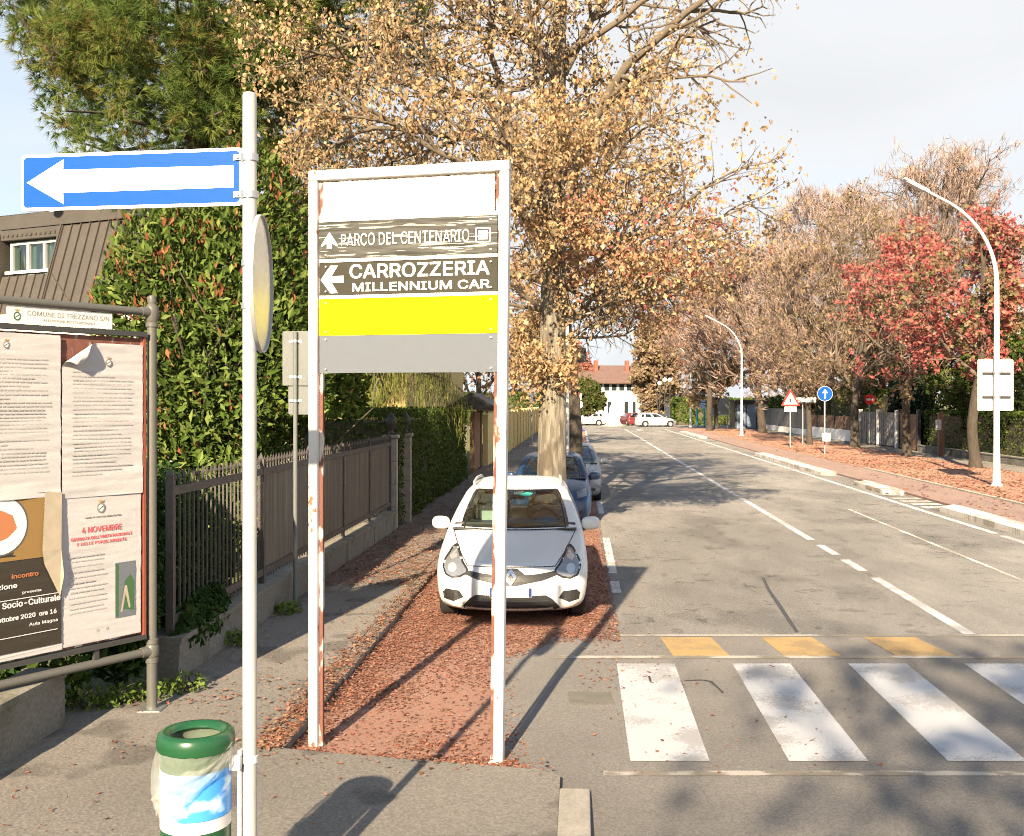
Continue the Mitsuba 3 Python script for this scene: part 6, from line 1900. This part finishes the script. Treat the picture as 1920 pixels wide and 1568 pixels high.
for x in (-3.0, 1.0, 3.2):
    obj('roof__chimney', tf(bx(x, x + 0.45, 6.0, 7.75, -2.6, -2.1), MF), 'm_brickwork', far)
k = thing('monument', 'white bell shaped monument in the middle of the far junction', 'monument')
obj('body', lathe([(0, 0), (0.95, 0), (0.95, 0.2), (0.72, 0.3), (0.62, 0.9), (0.48, 1.6), (0.40, 2.1), (0.22, 2.35), (0, 2.4)], 24, (10.7, 112.2, 0)), 'm_white_matt', k, smooth=40)
obj('plinth', lathe([(0, 0), (1.3, 0), (1.3, 0.12), (0, 0.12)], 24, (10.7, 112.2, 0.0)), 'm_stone', k)
for i, (x, lb) in enumerate(((15.65, 'left'), (16.25, 'middle'), (16.85, 'right'))):
    k = thing('globe_lamp', f'{lb} one of the three pale globe lamps in front of the brown ivy tree', 'street lamp', 'globe lamps at the far junction')
    h = (4.35, 4.7, 4.7)[i]
    obj('post', cyl((x, 113.0 + i * 0.4, 0), (x, 113.0 + i * 0.4, h), 0.05, 0.04, 8), 'm_dark', k, smooth=40)
    g = trimesh.creation.icosphere(subdivisions=3, radius=0.24)
    g.apply_translation((x, 113.0 + i * 0.4, h + 0.2))
    obj('globe', g, 'm_globe', k, smooth=True)
k = thing('road_sign', 'white far sign pole left of the far house by the parked cars', 'sign')
obj('pole', cyl((4.75, 76.0, 0), (4.75, 76.0, 2.9), 0.04, 0.04, 8), 'm_white_matt', k, smooth=40)
obj('plate', tf(ext(Point(0, 2.35).buffer(0.30, quad_segs=8), 0.01), frame((4.75, 75.95, 0), (1, 0, 0))), 'm_sign_white', k)
obj('plate', tf(ext(sbox(-0.2, 2.7, 0.2, 3.15), 0.01), frame((4.75, 75.95, 0), (1, 0, 0))), 'm_sign_white', k)
k = thing('road_sign', 'pale sign on a thin pole left of the plane trunk above the yellow wall', 'sign')
sx, sy = 1.05, 56.0
obj('pole', cyl((sx, sy, 0), (sx, sy, 2.7), 0.04, 0.04, 8), 'm_grey_paint', k, smooth=40)
obj('plate', tf(ext(sbox(-0.22, 2.45, 0.22, 3.05), 0.01), frame((sx, sy - 0.05, 0), (1, 0, 0))), 'm_grey_panel', k)

# thin white pole with a cross arm just right of the plane trunk, with a dark box
k = thing('camera_pole', 'thin white pole with a cross arm right behind the plane trunk', 'pole')
cx_, cy_ = 1.26, 24.3
obj('pole', cat([cyl((cx_, cy_, 0), (cx_, cy_, 4.62), 0.05, 0.035, 12)]), 'm_white_matt', k, smooth=40)
obj('cross_arm', cat([cyl((cx_ - 0.45, cy_, 4.55), (cx_ + 0.75, cy_, 4.52), 0.018, 0.018, 8)]), 'm_white_matt', k, smooth=40)
obj('box', rbox(cx_ + 0.06, cx_ + 0.42, cy_ - 0.12, cy_ + 0.14, 3.42, 3.75, 0.03, 6), 'm_dark', k)

# backdrop: hedges and trees that close the view between the houses
broadleaf('far_tree', 'brown tree mass behind the far right fences', 201, (27.0, 104.0, 0), 11.0, (0, 0, 6.6), (5.2, 4.0, 6.0), 0.3, TAN + OLIVE, per=7, size=0.3, kids=18, fork=0.1)
broadleaf('far_tree', 'dark olive tree behind the plank fence', 202, (25.6, 84.0, 0), 9.0, (0, 0, 5.4), (4.4, 3.6, 5.0), 0.25, OLIVE, per=8, size=0.25, kids=17, fork=0.1)
broadleaf('far_tree', 'olive tree behind the grey gate', 203, (24.6, 70.0, 0), 8.5, (0, 0, 5.2), (3.8, 3.4, 4.8), 0.25, OLIVE + HEDGE[:2], per=8, size=0.22, kids=17, fork=0.1)
broadleaf('far_tree', 'dark green tree behind the hedge near the brick house', 204, (22.6, 52.0, 0), 6.6, (0, 0, 4.4), (2.6, 2.8, 3.2), 0.22, HEDGE + OLIVE[:1], per=9, size=0.18, kids=16, fork=0.15)
broadleaf('far_tree', 'bare greyish tree behind the far white cars', 205, (20.0, 134.0, 0), 12.0, (0, 0, 7.4), (4.6, 4.0, 6.2), 0.3, TAN, per=3, size=0.3, kids=18, fork=0.15)
broadleaf('far_tree', 'brown tree behind the left end of the far house', 206, (2.0, 126.0, 0), 11.0, (0, 0, 7.0), (5.0, 4.0, 5.6), 0.3, ORANGE + OLIVE, per=7, size=0.3, kids=17, fork=0.15)

DARKG = [(0.022, 0.032, 0.014), (0.035, 0.045, 0.018), (0.05, 0.055, 0.022)]
blob_plant('evergreen_shrub', 'dark evergreen bushes behind the long clipped hedge at the right', 'shrub', [((21.6, 47.5, 2.2), (1.6, 1.4, 2.1)), ((22.6, 50.5, 2.4), (1.6, 1.4, 2.3)), ((20.9, 44.0, 1.9), (1.3, 1.3, 1.7)), ((22.6, 54.3, 3.0), (1.7, 1.2, 2.8)), ((24.0, 54.6, 3.6), (1.7, 1.2, 3.3))], 2600, 0.16, DARKG, 301)
box_hedge('far_hedge', 'dark hedge closing the far side of the junction on the right', 18.0 - 0.064 * 120, 46 - 0.064 * 120, 119.5, 121.5, 0, 3.0, 12000, 0.3, HEDGE, 302, wob=0.6)
box_hedge('far_hedge', 'dark hedge at the far end behind the yellow garden wall', -14 - 0.064 * 121, 3.5 - 0.064 * 121, 119.5, 121.5, 0, 3.4, 9000, 0.3, HEDGE, 303, wob=0.6)
